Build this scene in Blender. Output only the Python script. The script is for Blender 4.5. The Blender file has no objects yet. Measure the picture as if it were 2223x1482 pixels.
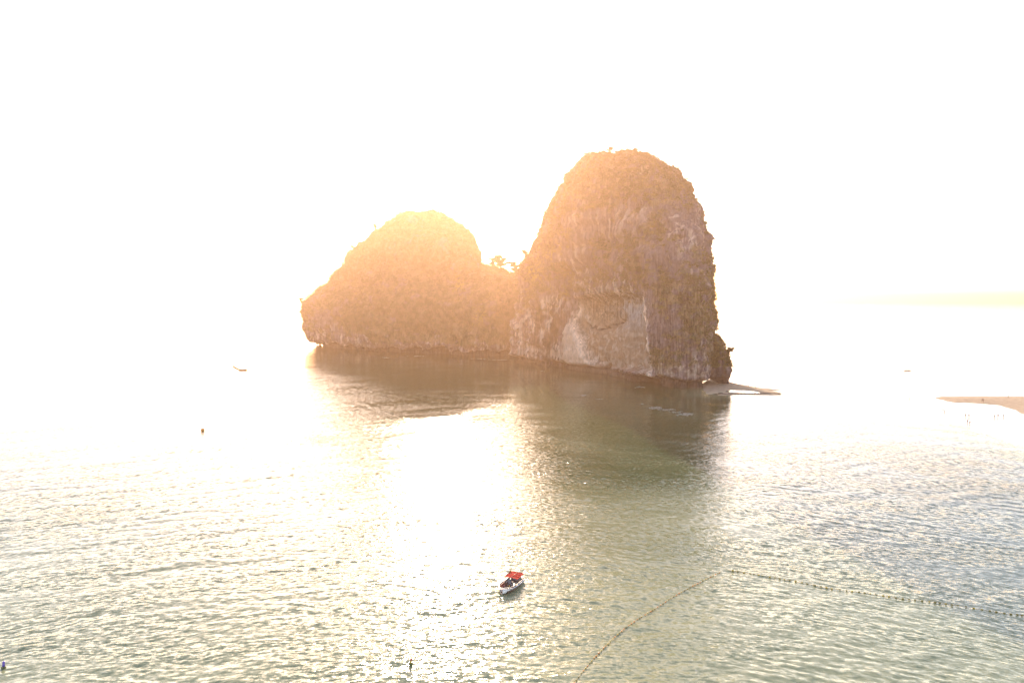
import bpy, bmesh, math, random
import numpy as np
from mathutils import Vector, Matrix

random.seed(7)
rng = np.random.default_rng(11)
sc = bpy.context.scene
C = sc.collection
R = math.radians

# ------------------------------------------------------------------ camera, sky, sun, exposure
F = 1502.0                       # focal length in photograph pixels
CX, CY, HOR, CAMH = 1111.5, 741.0, 652.0, 60.0
PITCH = math.atan((CY - HOR) / F)
cam = bpy.data.cameras.new('camera')
cam.lens = 36.0 * F / 2223.0
cam.sensor_width = 36.0
cam.clip_start = 1.0
cam.clip_end = 60000.0
camo = bpy.data.objects.new('camera', cam)
C.objects.link(camo)
camo.location = (0, 0, CAMH)
camo.rotation_euler = (math.pi / 2 - PITCH, 0, 0)
sc.camera = camo

SUN_PX, SUN_PY = 955.0, 130.0
def ray(px, py):
    x, z, y = (px - CX), -(py - CY), F
    cp, sp = math.cos(PITCH), math.sin(PITCH)
    v = np.array([x, y * cp + z * sp, z * cp - y * sp])
    return v / np.linalg.norm(v)
sd = ray(SUN_PX, SUN_PY)
SUN_EL = math.asin(sd[2]); SUN_AZ = math.atan2(sd[0], sd[1])

w = bpy.data.worlds.new('World'); sc.world = w; w.use_nodes = True
nt = w.node_tree
bg = nt.nodes['Background']
sky = nt.nodes.new('ShaderNodeTexSky')
sky.sky_type = 'NISHITA'; sky.sun_disc = False
sky.sun_elevation = SUN_EL; sky.sun_rotation = SUN_AZ
sky.altitude = 0; sky.air_density = 0.72; sky.dust_density = 0.55; sky.ozone_density = 0.0
warm = nt.nodes.new('ShaderNodeVectorMath'); warm.operation = 'MULTIPLY'; warm.inputs[1].default_value = (1.0, 0.87, 0.76)   # golden hour, camera set warm
nt.links.new(sky.outputs[0], warm.inputs[0]); nt.links.new(warm.outputs[0], bg.inputs[0])
bg.inputs[1].default_value = 0.15

sun = bpy.data.lights.new('sun', 'SUN')
sun.energy = 2.2; sun.angle = R(0.5); sun.color = (1.0, 0.80, 0.58)
suno = bpy.data.objects.new('sun', sun); C.objects.link(suno)
suno.rotation_euler = Vector(-sd).to_track_quat('-Z', 'Y').to_euler()

sc.view_settings.view_transform = 'Standard'
sc.view_settings.look = 'None'
sc.view_settings.gamma = 1.0
sc.view_settings.use_curve_mapping = False
sc.view_settings.exposure = 2.2
HAZE_DENSITY = 0.00018
HAZE_COLOR = (1.0, 0.62, 0.40)
HAZE_G = 0.72
sc.render.engine = 'CYCLES'
sc.cycles.use_denoising = True
sc.cycles.max_bounces = 6
sc.cycles.sample_clamp_direct = 40.0
sc.cycles.sample_clamp_indirect = 6.0

# ------------------------------------------------------------------ pixel helpers (photograph pixels -> metres)
def ground(px, py, z=0.0):
    r = ray(px, py)
    t = (z - CAMH) / r[2]
    return np.array([r[0] * t, r[1] * t, z])
def at_depth(px, py, Y):
    r = ray(px, py)
    t = Y / r[1]
    return np.array([r[0] * t, Y, CAMH + r[2] * t])
def project(P):
    P = np.asarray(P, float)
    x = P[..., 0]; y = P[..., 1]; z = P[..., 2] - CAMH
    cp, sp = math.cos(PITCH), math.sin(PITCH)
    f = y * cp - z * sp
    u = z * cp + y * sp
    return CX + F * x / f, CY - F * u / f

# ------------------------------------------------------------------ noise
_perm = rng.permutation(256).astype(np.int64)
_perm = np.concatenate([_perm, _perm, _perm])
_g = rng.normal(size=(256, 3)); _g /= np.linalg.norm(_g, axis=1)[:, None]
def pnoise(P):
    P = np.asarray(P, float)
    i = np.floor(P).astype(np.int64); f = P - i
    i &= 255
    u = f * f * f * (f * (f * 6 - 15) + 10)
    out = 0
    for dx in (0, 1):
        wx = u[..., 0] if dx else 1 - u[..., 0]
        a = _perm[i[..., 0] + dx]
        for dy in (0, 1):
            wy = u[..., 1] if dy else 1 - u[..., 1]
            b = _perm[a + ((i[..., 1] + dy) & 255)]
            for dz in (0, 1):
                wz = u[..., 2] if dz else 1 - u[..., 2]
                h = _perm[b + ((i[..., 2] + dz) & 255)]
                g = _g[h]
                d = g[..., 0] * (f[..., 0] - dx) + g[..., 1] * (f[..., 1] - dy) + g[..., 2] * (f[..., 2] - dz)
                out = out + d * wx * wy * wz
    return out * 1.6
def fbm(P, octaves=4, gain=0.5, lac=2.03):
    P = np.asarray(P, float); a = 1.0; s = 0
    for _ in range(octaves):
        s = s + a * pnoise(P); P = P * lac + 17.3; a *= gain
    return s
def sstep(a, b, x):
    t = np.clip((x - a) / (b - a), 0, 1)
    return t * t * (3 - 2 * t)
def lerp(a, b, t):
    return a + (b - a) * t
def ss(P, sx, sy, sz):
    return P * np.array([1 / sx, 1 / sy, 1 / sz])

# ------------------------------------------------------------------ mesh helpers
def mesh_obj(name, verts, faces, mats, parent=None, smooth=False, attrs=None, uv=None):
    me = bpy.data.meshes.new(name)
    verts = np.asarray(verts, np.float32).reshape(-1, 3)
    if isinstance(faces, np.ndarray):
        n, k = faces.shape
        me.vertices.add(len(verts)); me.vertices.foreach_set('co', verts.ravel())
        me.loops.add(n * k); me.loops.foreach_set('vertex_index', faces.astype(np.int32).ravel())
        me.polygons.add(n)
        me.polygons.foreach_set('loop_start', np.arange(0, n * k, k, dtype=np.int32))
        me.update(calc_edges=True)
    else:
        me.from_pydata([tuple(v) for v in verts], [], faces); me.update()
    if smooth:
        me.polygons.foreach_set('use_smooth', np.ones(len(me.polygons), bool))
    for k, v in (attrs or {}).items():
        v = np.asarray(v, np.float32)
        if v.ndim == 1:
            a = me.attributes.new(k, 'FLOAT', 'POINT'); a.data.foreach_set('value', v)
        else:
            if v.shape[1] == 3: v = np.concatenate([v, np.ones((len(v), 1), np.float32)], 1)
            a = me.attributes.new(k, 'FLOAT_COLOR', 'POINT'); a.data.foreach_set('color', v.ravel())
    if not isinstance(mats, (list, tuple)): mats = [mats]
    for m in mats: me.materials.append(m)
    o = bpy.data.objects.new(name, me); C.objects.link(o)
    if parent: o.parent = parent
    return o
def grid_faces(nu, nv, wrap=False):
    i = np.arange(nu)[:, None]; j = np.arange(nv)[None, :]
    if wrap:
        i0, j0 = np.meshgrid(np.arange(nu - 1), np.arange(nv), indexing='ij'); j1 = (j0 + 1) % nv
    else:
        i0, j0 = np.meshgrid(np.arange(nu - 1), np.arange(nv - 1), indexing='ij'); j1 = j0 + 1
    a = i0 * nv + j0; b = i0 * nv + j1; c = (i0 + 1) * nv + j1; d = (i0 + 1) * nv + j0
    return np.stack([a, b, c, d], -1).reshape(-1, 4)
def tag(o, label=None, cat=None, group=None, kind=None):
    if label: o['label'] = label
    if cat: o['category'] = cat
    if group: o['group'] = group
    if kind: o['kind'] = kind
    return o
def empty(name, loc=(0, 0, 0), rz=0.0):
    o = bpy.data.objects.new(name, None); C.objects.link(o)
    o.location = loc; o.rotation_euler = (0, 0, rz); o.empty_display_size = 0.5
    return o

class MB:
    """collects simple solids, builds one mesh"""
    def __init__(s): s.v = []; s.f = []; s.m = []
    def add(s, v, f, mi=0):
        b = len(s.v); s.v += [tuple(x) for x in v]; s.f += [tuple(b + i for i in q) for q in f]; s.m += [mi] * len(f)
    def box(s, c, d, rz=0, rx=0, mi=0, taper=1.0):
        M = Matrix.Translation(c) @ Matrix.Rotation(rz, 4, 'Z') @ Matrix.Rotation(rx, 4, 'X')
        v = []
        for z in (-.5, .5):
            k = 1.0 if z < 0 else taper
            for x, y in ((-.5, -.5), (.5, -.5), (.5, .5), (-.5, .5)):
                v.append(M @ Vector((x * d[0] * k, y * d[1] * k, z * d[2])))
        s.add(v, [(3, 2, 1, 0), (4, 5, 6, 7), (0, 1, 5, 4), (1, 2, 6, 5), (2, 3, 7, 6), (3, 0, 4, 7)], mi)
    def tube(s, pts, rad, n=8, mi=0):
        pts = [Vector(p) for p in pts]
        if not isinstance(rad, (list, tuple)): rad = [rad] * len(pts)
        v = []; up = Vector((0, 0, 1))
        for i, p in enumerate(pts):
            t = (pts[min(i + 1, len(pts) - 1)] - pts[max(i - 1, 0)]).normalized()
            a = t.cross(up if abs(t.z) < .95 else Vector((0, 1, 0))).normalized(); b = a.cross(t)
            for k in range(n):
                q = 2 * math.pi * k / n
                v.append(p + (a * math.cos(q) + b * math.sin(q)) * rad[i])
        f = []
        for i in range(len(pts) - 1):
            for k in range(n):
                f.append((i * n + k, i * n + (k + 1) % n, (i + 1) * n + (k + 1) % n, (i + 1) * n + k))
        f.append(tuple(range(n - 1, -1, -1))); f.append(tuple((len(pts) - 1) * n + k for k in range(n)))
        s.add(v, f, mi)
    def ball(s, c, r, n=8, m=6, sc_=(1, 1, 1), mi=0):
        v = []; f = []
        for i in range(m + 1):
            th = math.pi * i / m
            for k in range(n):
                q = 2 * math.pi * k / n
                v.append((c[0] + r * sc_[0] * math.sin(th) * math.cos(q), c[1] + r * sc_[1] * math.sin(th) * math.sin(q), c[2] + r * sc_[2] * math.cos(th)))
        for i in range(m):
            for k in range(n):
                f.append((i * n + k, (i + 1) * n + k, (i + 1) * n + (k + 1) % n, i * n + (k + 1) % n))
        s.add(v, f, mi)
    def build(s, name, mats, parent=None, smooth=False):
        o = mesh_obj(name, s.v, s.f, mats, parent, smooth)
        if max(s.m, default=0) > 0: o.data.polygons.foreach_set('material_index', s.m)
        return o

# ------------------------------------------------------------------ materials
def mat(name, col, rough=0.6, spec=0.5, noise=0.0, scale=3.0, metal=0.0, bump=0.0):
    m = bpy.data.materials.new(name); m.use_nodes = True
    n = m.node_tree.nodes; l = m.node_tree.links
    b = n['Principled BSDF']
    b.inputs['Base Color'].default_value = (*col, 1); b.inputs['Roughness'].default_value = rough
    b.inputs['Specular IOR Level'].default_value = spec; b.inputs['Metallic'].default_value = metal
    if noise:
        tc = n.new('ShaderNodeTexCoord'); t = n.new('ShaderNodeTexNoise'); t.inputs['Scale'].default_value = scale
        t.inputs['Detail'].default_value = 5
        r = n.new('ShaderNodeMapRange'); r.inputs['To Min'].default_value = 1 - noise; r.inputs['To Max'].default_value = 1 + noise
        r.inputs['From Min'].default_value = .3; r.inputs['From Max'].default_value = .7
        mx = n.new('ShaderNodeVectorMath'); mx.operation = 'SCALE'; mx.inputs[0].default_value = col
        l.new(tc.outputs['Object'], t.inputs['Vector']); l.new(t.outputs['Fac'], r.inputs['Value'])
        l.new(r.outputs[0], mx.inputs['Scale']); l.new(mx.outputs[0], b.inputs['Base Color'])
        if bump:
            bp = n.new('ShaderNodeBump'); bp.inputs['Distance'].default_value = bump; bp.inputs['Strength'].default_value = .6
            l.new(t.outputs['Fac'], bp.inputs['Height']); l.new(bp.outputs[0], b.inputs['Normal'])
    return m

def rock_material():
    m = bpy.data.materials.new('limestone'); m.use_nodes = True
    n = m.node_tree.nodes; l = m.node_tree.links; b = n['Principled BSDF']
    at = n.new('ShaderNodeAttribute'); at.attribute_name = 'tint'
    geo = n.new('ShaderNodeNewGeometry')
    mp = n.new('ShaderNodeMapping'); mp.inputs['Scale'].default_value = (.8, .8, .45)
    t = n.new('ShaderNodeTexNoise'); t.inputs['Scale'].default_value = .55; t.inputs['Detail'].default_value = 7; t.inputs['Roughness'].default_value = .65
    l.new(geo.outputs['Position'], mp.inputs[0]); l.new(mp.outputs[0], t.inputs['Vector'])
    r = n.new('ShaderNodeMapRange'); r.inputs['From Min'].default_value = .32; r.inputs['From Max'].default_value = .68
    r.inputs['To Min'].default_value = .76; r.inputs['To Max'].default_value = 1.24
    l.new(t.outputs['Fac'], r.inputs['Value'])
    mx = n.new('ShaderNodeVectorMath'); mx.operation = 'SCALE'
    l.new(at.outputs['Color'], mx.inputs[0]); l.new(r.outputs[0], mx.inputs['Scale'])
    ms_ = n.new('ShaderNodeMapping'); ms_.inputs['Scale'].default_value = (.75, .75, .045)
    ts = n.new('ShaderNodeTexNoise'); ts.inputs['Scale'].default_value = 1.0; ts.inputs['Detail'].default_value = 5; ts.inputs['Roughness'].default_value = .62
    l.new(geo.outputs['Position'], ms_.inputs[0]); l.new(ms_.outputs[0], ts.inputs['Vector'])
    rs_ = n.new('ShaderNodeMapRange'); rs_.inputs['From Min'].default_value = .36; rs_.inputs['From Max'].default_value = .64
    rs_.inputs['To Min'].default_value = .45; rs_.inputs['To Max'].default_value = 1.65; l.new(ts.outputs['Fac'], rs_.inputs['Value'])
    sk = n.new('ShaderNodeAttribute'); sk.attribute_name = 'streaky'
    mz = n.new('ShaderNodeMix'); mz.data_type = 'FLOAT'; mz.inputs['A'].default_value = 1.0
    l.new(sk.outputs['Fac'], mz.inputs['Factor']); l.new(rs_.outputs[0], mz.inputs['B'])
    my = n.new('ShaderNodeVectorMath'); my.operation = 'SCALE'; l.new(mx.outputs[0], my.inputs[0]); l.new(mz.outputs['Result'], my.inputs['Scale'])
    l.new(my.outputs[0], b.inputs['Base Color'])
    bp = n.new('ShaderNodeBump'); bp.inputs['Distance'].default_value = 1.6; bp.inputs['Strength'].default_value = .9
    l.new(t.outputs['Fac'], bp.inputs['Height']); l.new(bp.outputs[0], b.inputs['Normal'])
    b.inputs['Roughness'].default_value = .9; b.inputs['Specular IOR Level'].default_value = .2
    return m
M_ROCK = rock_material()

def leaf_material(name):
    m = bpy.data.materials.new(name); m.use_nodes = True
    n = m.node_tree.nodes; l = m.node_tree.links; b = n['Principled BSDF']
    at = n.new('ShaderNodeAttribute'); at.attribute_name = 'tint'
    l.new(at.outputs['Color'], b.inputs['Base Color'])
    b.inputs['Roughness'].default_value = .7; b.inputs['Specular IOR Level'].default_value = .25
    tr = n.new('ShaderNodeBsdfTranslucent'); l.new(at.outputs['Color'], tr.inputs['Color'])
    ms = n.new('ShaderNodeMixShader'); ms.inputs[0].default_value = .4
    l.new(b.outputs[0], ms.inputs[1]); l.new(tr.outputs[0], ms.inputs[2]); l.new(ms.outputs[0], n['Material Output'].inputs[0])
    return m
M_LEAF = leaf_material('leaves')
M_BARK = mat('bark', (.16, .11, .08), .9, .2, .3, 6)
M_SAND = mat('dry_sand', (.36, .27, .19), .95, .15, .18, .35)
M_SANDWET = mat('wet_sand', (.26, .20, .15), .2, .5, .15, .25)

def water_material():
    m = bpy.data.materials.new('sea_water'); m.use_nodes = True
    n = m.node_tree.nodes; l = m.node_tree.links; b = n['Principled BSDF']
    b.inputs['Roughness'].default_value = .07; b.inputs['IOR'].default_value = 1.333
    uv = n.new('ShaderNodeAttribute'); uv.attribute_name = 'flow'
    ruf = n.new('ShaderNodeAttribute'); ruf.attribute_name = 'ruffle'
    foam = n.new('ShaderNodeAttribute'); foam.attribute_name = 'foam'
    geo = n.new('ShaderNodeNewGeometry')
    def slopes(sx, sy, sc_, det, amp, ax, ay, off):
        mp = n.new('ShaderNodeMapping'); mp.inputs['Scale'].default_value = (1 / sx, 1 / sy, 1); mp.inputs['Location'].default_value = (off, off * 1.7, 0)
        t = n.new('ShaderNodeTexNoise'); t.noise_dimensions = '2D'; t.inputs['Scale'].default_value = sc_; t.inputs['Detail'].default_value = det
        t.inputs['Roughness'].default_value = .6
        l.new(uv.outputs['Vector'], mp.inputs[0]); l.new(mp.outputs[0], t.inputs['Vector'])
        s = n.new('ShaderNodeVectorMath'); s.operation = 'SUBTRACT'; s.inputs[1].default_value = (.5, .5, .5)
        l.new(t.outputs['Color'], s.inputs[0])
        k = n.new('ShaderNodeVectorMath'); k.operation = 'MULTIPLY'; k.inputs[1].default_value = (amp * ax, amp * ay, 0)
        l.new(s.outputs[0], k.inputs[0])
        return k
    a = slopes(2.1, .62, 1.0, 2.5, WAVE_A, .55, 1.0, 0)
    c = slopes(.95, .42, 1.0, 2.0, WAVE_B, .8, 1.0, 31)
    d = slopes(.30, .22, 1.0, 1.0, WAVE_C, 1.0, 1.0, 77)
    s1 = n.new('ShaderNodeVectorMath'); s1.operation = 'ADD'; l.new(a.outputs[0], s1.inputs[0]); l.new(c.outputs[0], s1.inputs[1])
    s2 = n.new('ShaderNodeVectorMath'); s2.operation = 'ADD'; l.new(s1.outputs[0], s2.inputs[0]); l.new(d.outputs[0], s2.inputs[1])
    # gusts: patches of stronger and weaker ripples
    mp = n.new('ShaderNodeMapping'); mp.inputs['Scale'].default_value = (1 / 34, 1 / 13, 1)
    t = n.new('ShaderNodeTexNoise'); t.noise_dimensions = '2D'; t.inputs['Scale'].default_value = 1; t.inputs['Detail'].default_value = 4
    l.new(uv.outputs['Vector'], mp.inputs[0]); l.new(mp.outputs[0], t.inputs['Vector'])
    r = n.new('ShaderNodeMapRange'); r.inputs['From Min'].default_value = .3; r.inputs['From Max'].default_value = .7
    r.inputs['To Min'].default_value = .45; r.inputs['To Max'].default_value = 1.35
    l.new(t.outputs['Fac'], r.inputs['Value'])
    mu = n.new('ShaderNodeMath'); mu.operation = 'MULTIPLY'; l.new(r.outputs[0], mu.inputs[0]); l.new(ruf.outputs['Fac'], mu.inputs[1])
    sc2 = n.new('ShaderNodeVectorMath'); sc2.operation = 'SCALE'; l.new(s2.outputs[0], sc2.inputs[0]); l.new(mu.outputs[0], sc2.inputs['Scale'])
    ad = n.new('ShaderNodeVectorMath'); ad.operation = 'ADD'; l.new(geo.outputs['Normal'], ad.inputs[0]); l.new(sc2.outputs[0], ad.inputs[1])
    no = n.new('ShaderNodeVectorMath'); no.operation = 'NORMALIZE'; l.new(ad.outputs[0], no.inputs[0])
    l.new(no.outputs[0], b.inputs['Normal'])
    # body colour: green over sand, deeper and browner by patches; foam white
    t2 = n.new('ShaderNodeTexNoise'); t2.noise_dimensions = '2D'; t2.inputs['Scale'].default_value = .02; t2.inputs['Detail'].default_value = 3
    l.new(uv.outputs['Vector'], t2.inputs['Vector'])
    cr = n.new('ShaderNodeMix'); cr.data_type = 'RGBA'
    cr.inputs['A'].default_value = (.026, .060, .022, 1); cr.inputs['B'].default_value = (.225, .24, .145, 1)
    sh = n.new('ShaderNodeAttribute'); sh.attribute_name = 'shallow'
    q1 = n.new('ShaderNodeMath'); q1.operation = 'MULTIPLY_ADD'; q1.inputs[1].default_value = .9; l.new(t2.outputs['Fac'], q1.inputs[0]); q1.inputs[2].default_value = -.45
    q2 = n.new('ShaderNodeMath'); q2.operation = 'ADD'; q2.use_clamp = True; l.new(q1.outputs[0], q2.inputs[0]); l.new(sh.outputs['Fac'], q2.inputs[1])
    l.new(q2.outputs[0], cr.inputs['Factor'])
    cf = n.new('ShaderNodeMix'); cf.data_type = 'RGBA'; cf.inputs['B'].default_value = (.42, .41, .42, 1)
    t3 = n.new('ShaderNodeTexNoise'); t3.noise_dimensions = '2D'; t3.inputs['Scale'].default_value = 1.6; t3.inputs['Detail'].default_value = 4
    l.new(geo.outputs['Position'], t3.inputs['Vector'])
    r3 = n.new('ShaderNodeMapRange'); r3.inputs['From Min'].default_value = .40; r3.inputs['From Max'].default_value = .75; l.new(t3.outputs['Fac'], r3.inputs['Value'])
    fm = n.new('ShaderNodeMath'); fm.operation = 'MULTIPLY'; l.new(r3.outputs[0], fm.inputs[0]); l.new(foam.outputs['Fac'], fm.inputs[1])
    l.new(cr.outputs['Result'], cf.inputs['A']); l.new(fm.outputs[0], cf.inputs['Factor'])
    l.new(cf.outputs['Result'], b.inputs['Base Color'])
    rr = n.new('ShaderNodeMapRange'); rr.inputs['To Min'].default_value = .11; rr.inputs['To Max'].default_value = .8
    l.new(fm.outputs[0], rr.inputs['Value']); l.new(rr.outputs[0], b.inputs['Roughness'])
    return m
WAVE_A, WAVE_B, WAVE_C = .84, .50, .24

# ------------------------------------------------------------------ rock masses
def spline_closed(P, n):
    P = np.asarray(P, float); m = len(P); out = []
    for i in range(m):
        p0, p1, p2, p3 = P[i - 1], P[i], P[(i + 1) % m], P[(i + 2) % m]
        t = np.linspace(0, 1, 60, endpoint=False)[:, None]
        out.append(.5 * ((2 * p1) + (-p0 + p2) * t + (2 * p0 - 5 * p1 + 4 * p2 - p3) * t ** 2 + (-p0 + 3 * p1 - 3 * p2 + p3) * t ** 3))
    Q = np.concatenate(out)
    d = np.linalg.norm(np.roll(Q, -1, 0) - Q, axis=1); s = np.concatenate([[0], np.cumsum(d)])
    Q = np.concatenate([Q, Q[:1]])
    u = np.linspace(0, s[-1], n, endpoint=False)
    return np.stack([np.interp(u, s, Q[:, 0]), np.interp(u, s, Q[:, 1])], 1)

def rock_rings(foot, left, right, zs, n, lean=0.0, round_top=.0):
    """closed cross-sections of one foot outline, scaled and shifted level by level so that the mass has the photographed outline"""
    base = spline_closed(foot, n)
    cen = base.mean(0)
    left = np.asarray(left, float); right = np.asarray(right, float)   # rows (py, px), py increasing
    rings = []; s = 1.0; c = cen.copy()
    circ = None
    ztop = zs[-1]
    rr = np.linalg.norm(base - cen, axis=1).mean()
    dirs = (base - cen)
    for z in zs:
        k = (z / ztop)
        dep = cen[1] + lean * z
        rnd = dirs / np.linalg.norm(dirs, axis=1)[:, None] * rr
        shp = lerp(dirs, rnd, round_top * sstep(.3, 1.0, k))
        for _ in range(14):
            c = np.array([c[0], dep])
            Q = shp * s + c
            a = Q[:, 0] / Q[:, 1]
            i0, i1 = a.argmin(), a.argmax()
            z3 = np.full(2, z)
            pu, pv = project(np.array([[Q[i0, 0], Q[i0, 1], z], [Q[i1, 0], Q[i1, 1], z]]))
            tl = np.interp(pv[0], left[:, 0], left[:, 1]); tr = np.interp(pv[1], right[:, 0], right[:, 1])
            if tr - tl < 1: tr = tl + 1
            wcur = pu[1] - pu[0]; wt = tr - tl
            s *= np.clip(wt / wcur, .6, 1.5)
            c[0] += ((tl + tr) / 2 - (pu[0] + pu[1]) / 2) / F * c[1] * .9
        rings.append(np.concatenate([shp * s + np.array([c[0], dep]), np.full((n, 1), z)], 1))
    return np.array(rings)

def normals_of(G):
    du = np.gradient(G, axis=0)
    dv = np.roll(G, -1, 1) - np.roll(G, 1, 1)
    N = np.cross(dv, du)
    L = np.linalg.norm(N, axis=-1, keepdims=True); N = N / np.maximum(L, 1e-9)
    cen = G.mean(axis=1, keepdims=True)
    if ((G - cen) * N)[..., :2].sum() < 0: N = -N
    return N

COL_ROCK = np.array([.135, .098, .106]); COL_PALE = np.array([.52, .41, .33]); COL_DARK = np.array([.030, .021, .018])
COL_BLUE = np.array([.25, .25, .26]); COL_TAN = np.array([.27, .18, .12]); COL_VEG = np.array([.088, .078, .028]); COL_DRY = np.array([.17, .12, .07])
def gauss(u, v, cu, cv, su, sv):
    return np.exp(-.5 * (((u - cu) / su) ** 2 + ((v - cv) / sv) ** 2))
def soft_poly(u, v, poly, edge):
    """signed distance to a polygon (positive inside), softened"""
    d = sdist(np.stack([u, v], -1), poly)
    return sstep(-edge, edge, d)
def sdist(Q, poly):
    poly = np.asarray(poly, float); best = np.full(Q.shape[:-1], 1e9); inside = np.zeros(Q.shape[:-1], bool)
    for i in range(len(poly)):
        a = poly[i]; b = poly[(i + 1) % len(poly)]; ab = b - a
        t = np.clip(((Q - a) @ ab) / (ab @ ab), 0, 1)
        d = np.linalg.norm(Q - (a + t[..., None] * ab), axis=-1); best = np.minimum(best, d)
        cnd = ((a[1] > Q[..., 1]) != (b[1] > Q[..., 1]))
        with np.errstate(divide='ignore', invalid='ignore'):
            xx = (b[0] - a[0]) * (Q[..., 1] - a[1]) / (b[1] - a[1]) + a[0]
        inside ^= cnd & (Q[..., 0] < xx)
    return np.where(inside, best, -best)

def levels(ztop, n, zlow=-3.0):
    t = np.linspace(0, 1, n)
    return zlow + (ztop - zlow) * (1 - (1 - t) ** 1.35)

# --- tower
def g2(px, py): return ground(px, py)[:2]
foot_T = [g2(1108, 781), g2(1136, 788), g2(1170, 796), g2(1210, 800), g2(1250, 806), g2(1300, 814), g2(1350, 826), g2(1400, 838), g2(1450, 844), g2(1500, 848),
          (.2875 * 462, 462), (.2895 * 485, 485), (.2895 * 530, 530), (140, 590), (110, 650), (60, 715), (20, 745)]
left_T = [(320, 1345), (328, 1328), (333, 1303), (341, 1283), (350, 1264), (360, 1250), (372, 1238), (390, 1226), (410, 1211), (422, 1200), (440, 1195), (458, 1190), (478, 1184), (500, 1173), (522, 1162), (545, 1150), (560, 1138), (580, 1131), (620, 1128), (700, 1118), (800, 1110), (900, 1108)]
right_T = [(320, 1346), (329, 1384), (337, 1402), (347, 1426), (358, 1446), (370, 1465), (388, 1480), (405, 1494), (420, 1500), (430, 1509), (447, 1518), (470, 1520), (495, 1524), (503, 1530), (509, 1541), (530, 1540), (560, 1545), (590, 1549), (635, 1551), (655, 1546), (680, 1549), (700, 1545), (725, 1543), (780, 1546), (830, 1544), (900, 1544)]
Yc = np.array(foot_T).mean(0)[1]
z_top_T = at_depth(1345, 336, Yc)[2]
left_T = [(a + 7, b + 3) for a, b in left_T]; right_T = [(a + 7, b - 5) for a, b in right_T]
GT = rock_rings(foot_T, left_T, right_T, levels(z_top_T, 330), 860, lean=-.02, round_top=.8)

def vertical_flutes(P, su, sz):
    return fbm(ss(P, su, su, sz), 4, .55)

def shape_rock(G, feat, amp=1.0):
    N = normals_of(G)
    u, v = project(G)
    z = G[..., 2]
    front = (N * -(G - np.array([0, 0, CAMH]))).sum(-1) > 0
    edge = np.minimum(1, np.linalg.norm(G - G.mean(1, keepdims=True), axis=-1) / 12)
    big = fbm(ss(G, 46, 46, 60), 3) * 4.4
    ridg = (1 - np.abs(fbm(ss(G + 60, 24, 24, 60), 3)) * 2) * 2.8
    med = fbm(ss(G, 11, 11, 15), 4, .55) * 2.6
    ledge = fbm(ss(G + 200, 40, 40, 9), 3) * 1.3
    flu = vertical_flutes(G, 3.6, 26)
    fine = (np.abs(fbm(ss(G + 31, 3.2, 3.2, 4.2), 3, .6)) - .3) * 1.5 + np.round(fbm(ss(G + 500, 18, 18, 12), 2) * 4) / 4 * .5
    smooth = soft_poly(u, v, [(1232, 690), (1290, 640), (1395, 640), (1412, 805), (1330, 822), (1225, 800)], 10) * front
    d = (big + ridg + med + ledge + flu * 1.0 - fine * (1 - smooth)) * amp
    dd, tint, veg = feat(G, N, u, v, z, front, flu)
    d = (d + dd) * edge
    # sea notch: undercut foot
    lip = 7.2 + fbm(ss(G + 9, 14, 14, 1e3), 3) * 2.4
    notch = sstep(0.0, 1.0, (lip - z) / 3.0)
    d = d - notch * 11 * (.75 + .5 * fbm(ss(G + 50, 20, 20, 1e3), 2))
    Nh = N.copy()
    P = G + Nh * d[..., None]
    tint = lerp(tint, COL_DARK, (.8 * notch)[..., None])  # shade of the undercut painted into the foot colour
    return P, tint, veg, N, front

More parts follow.
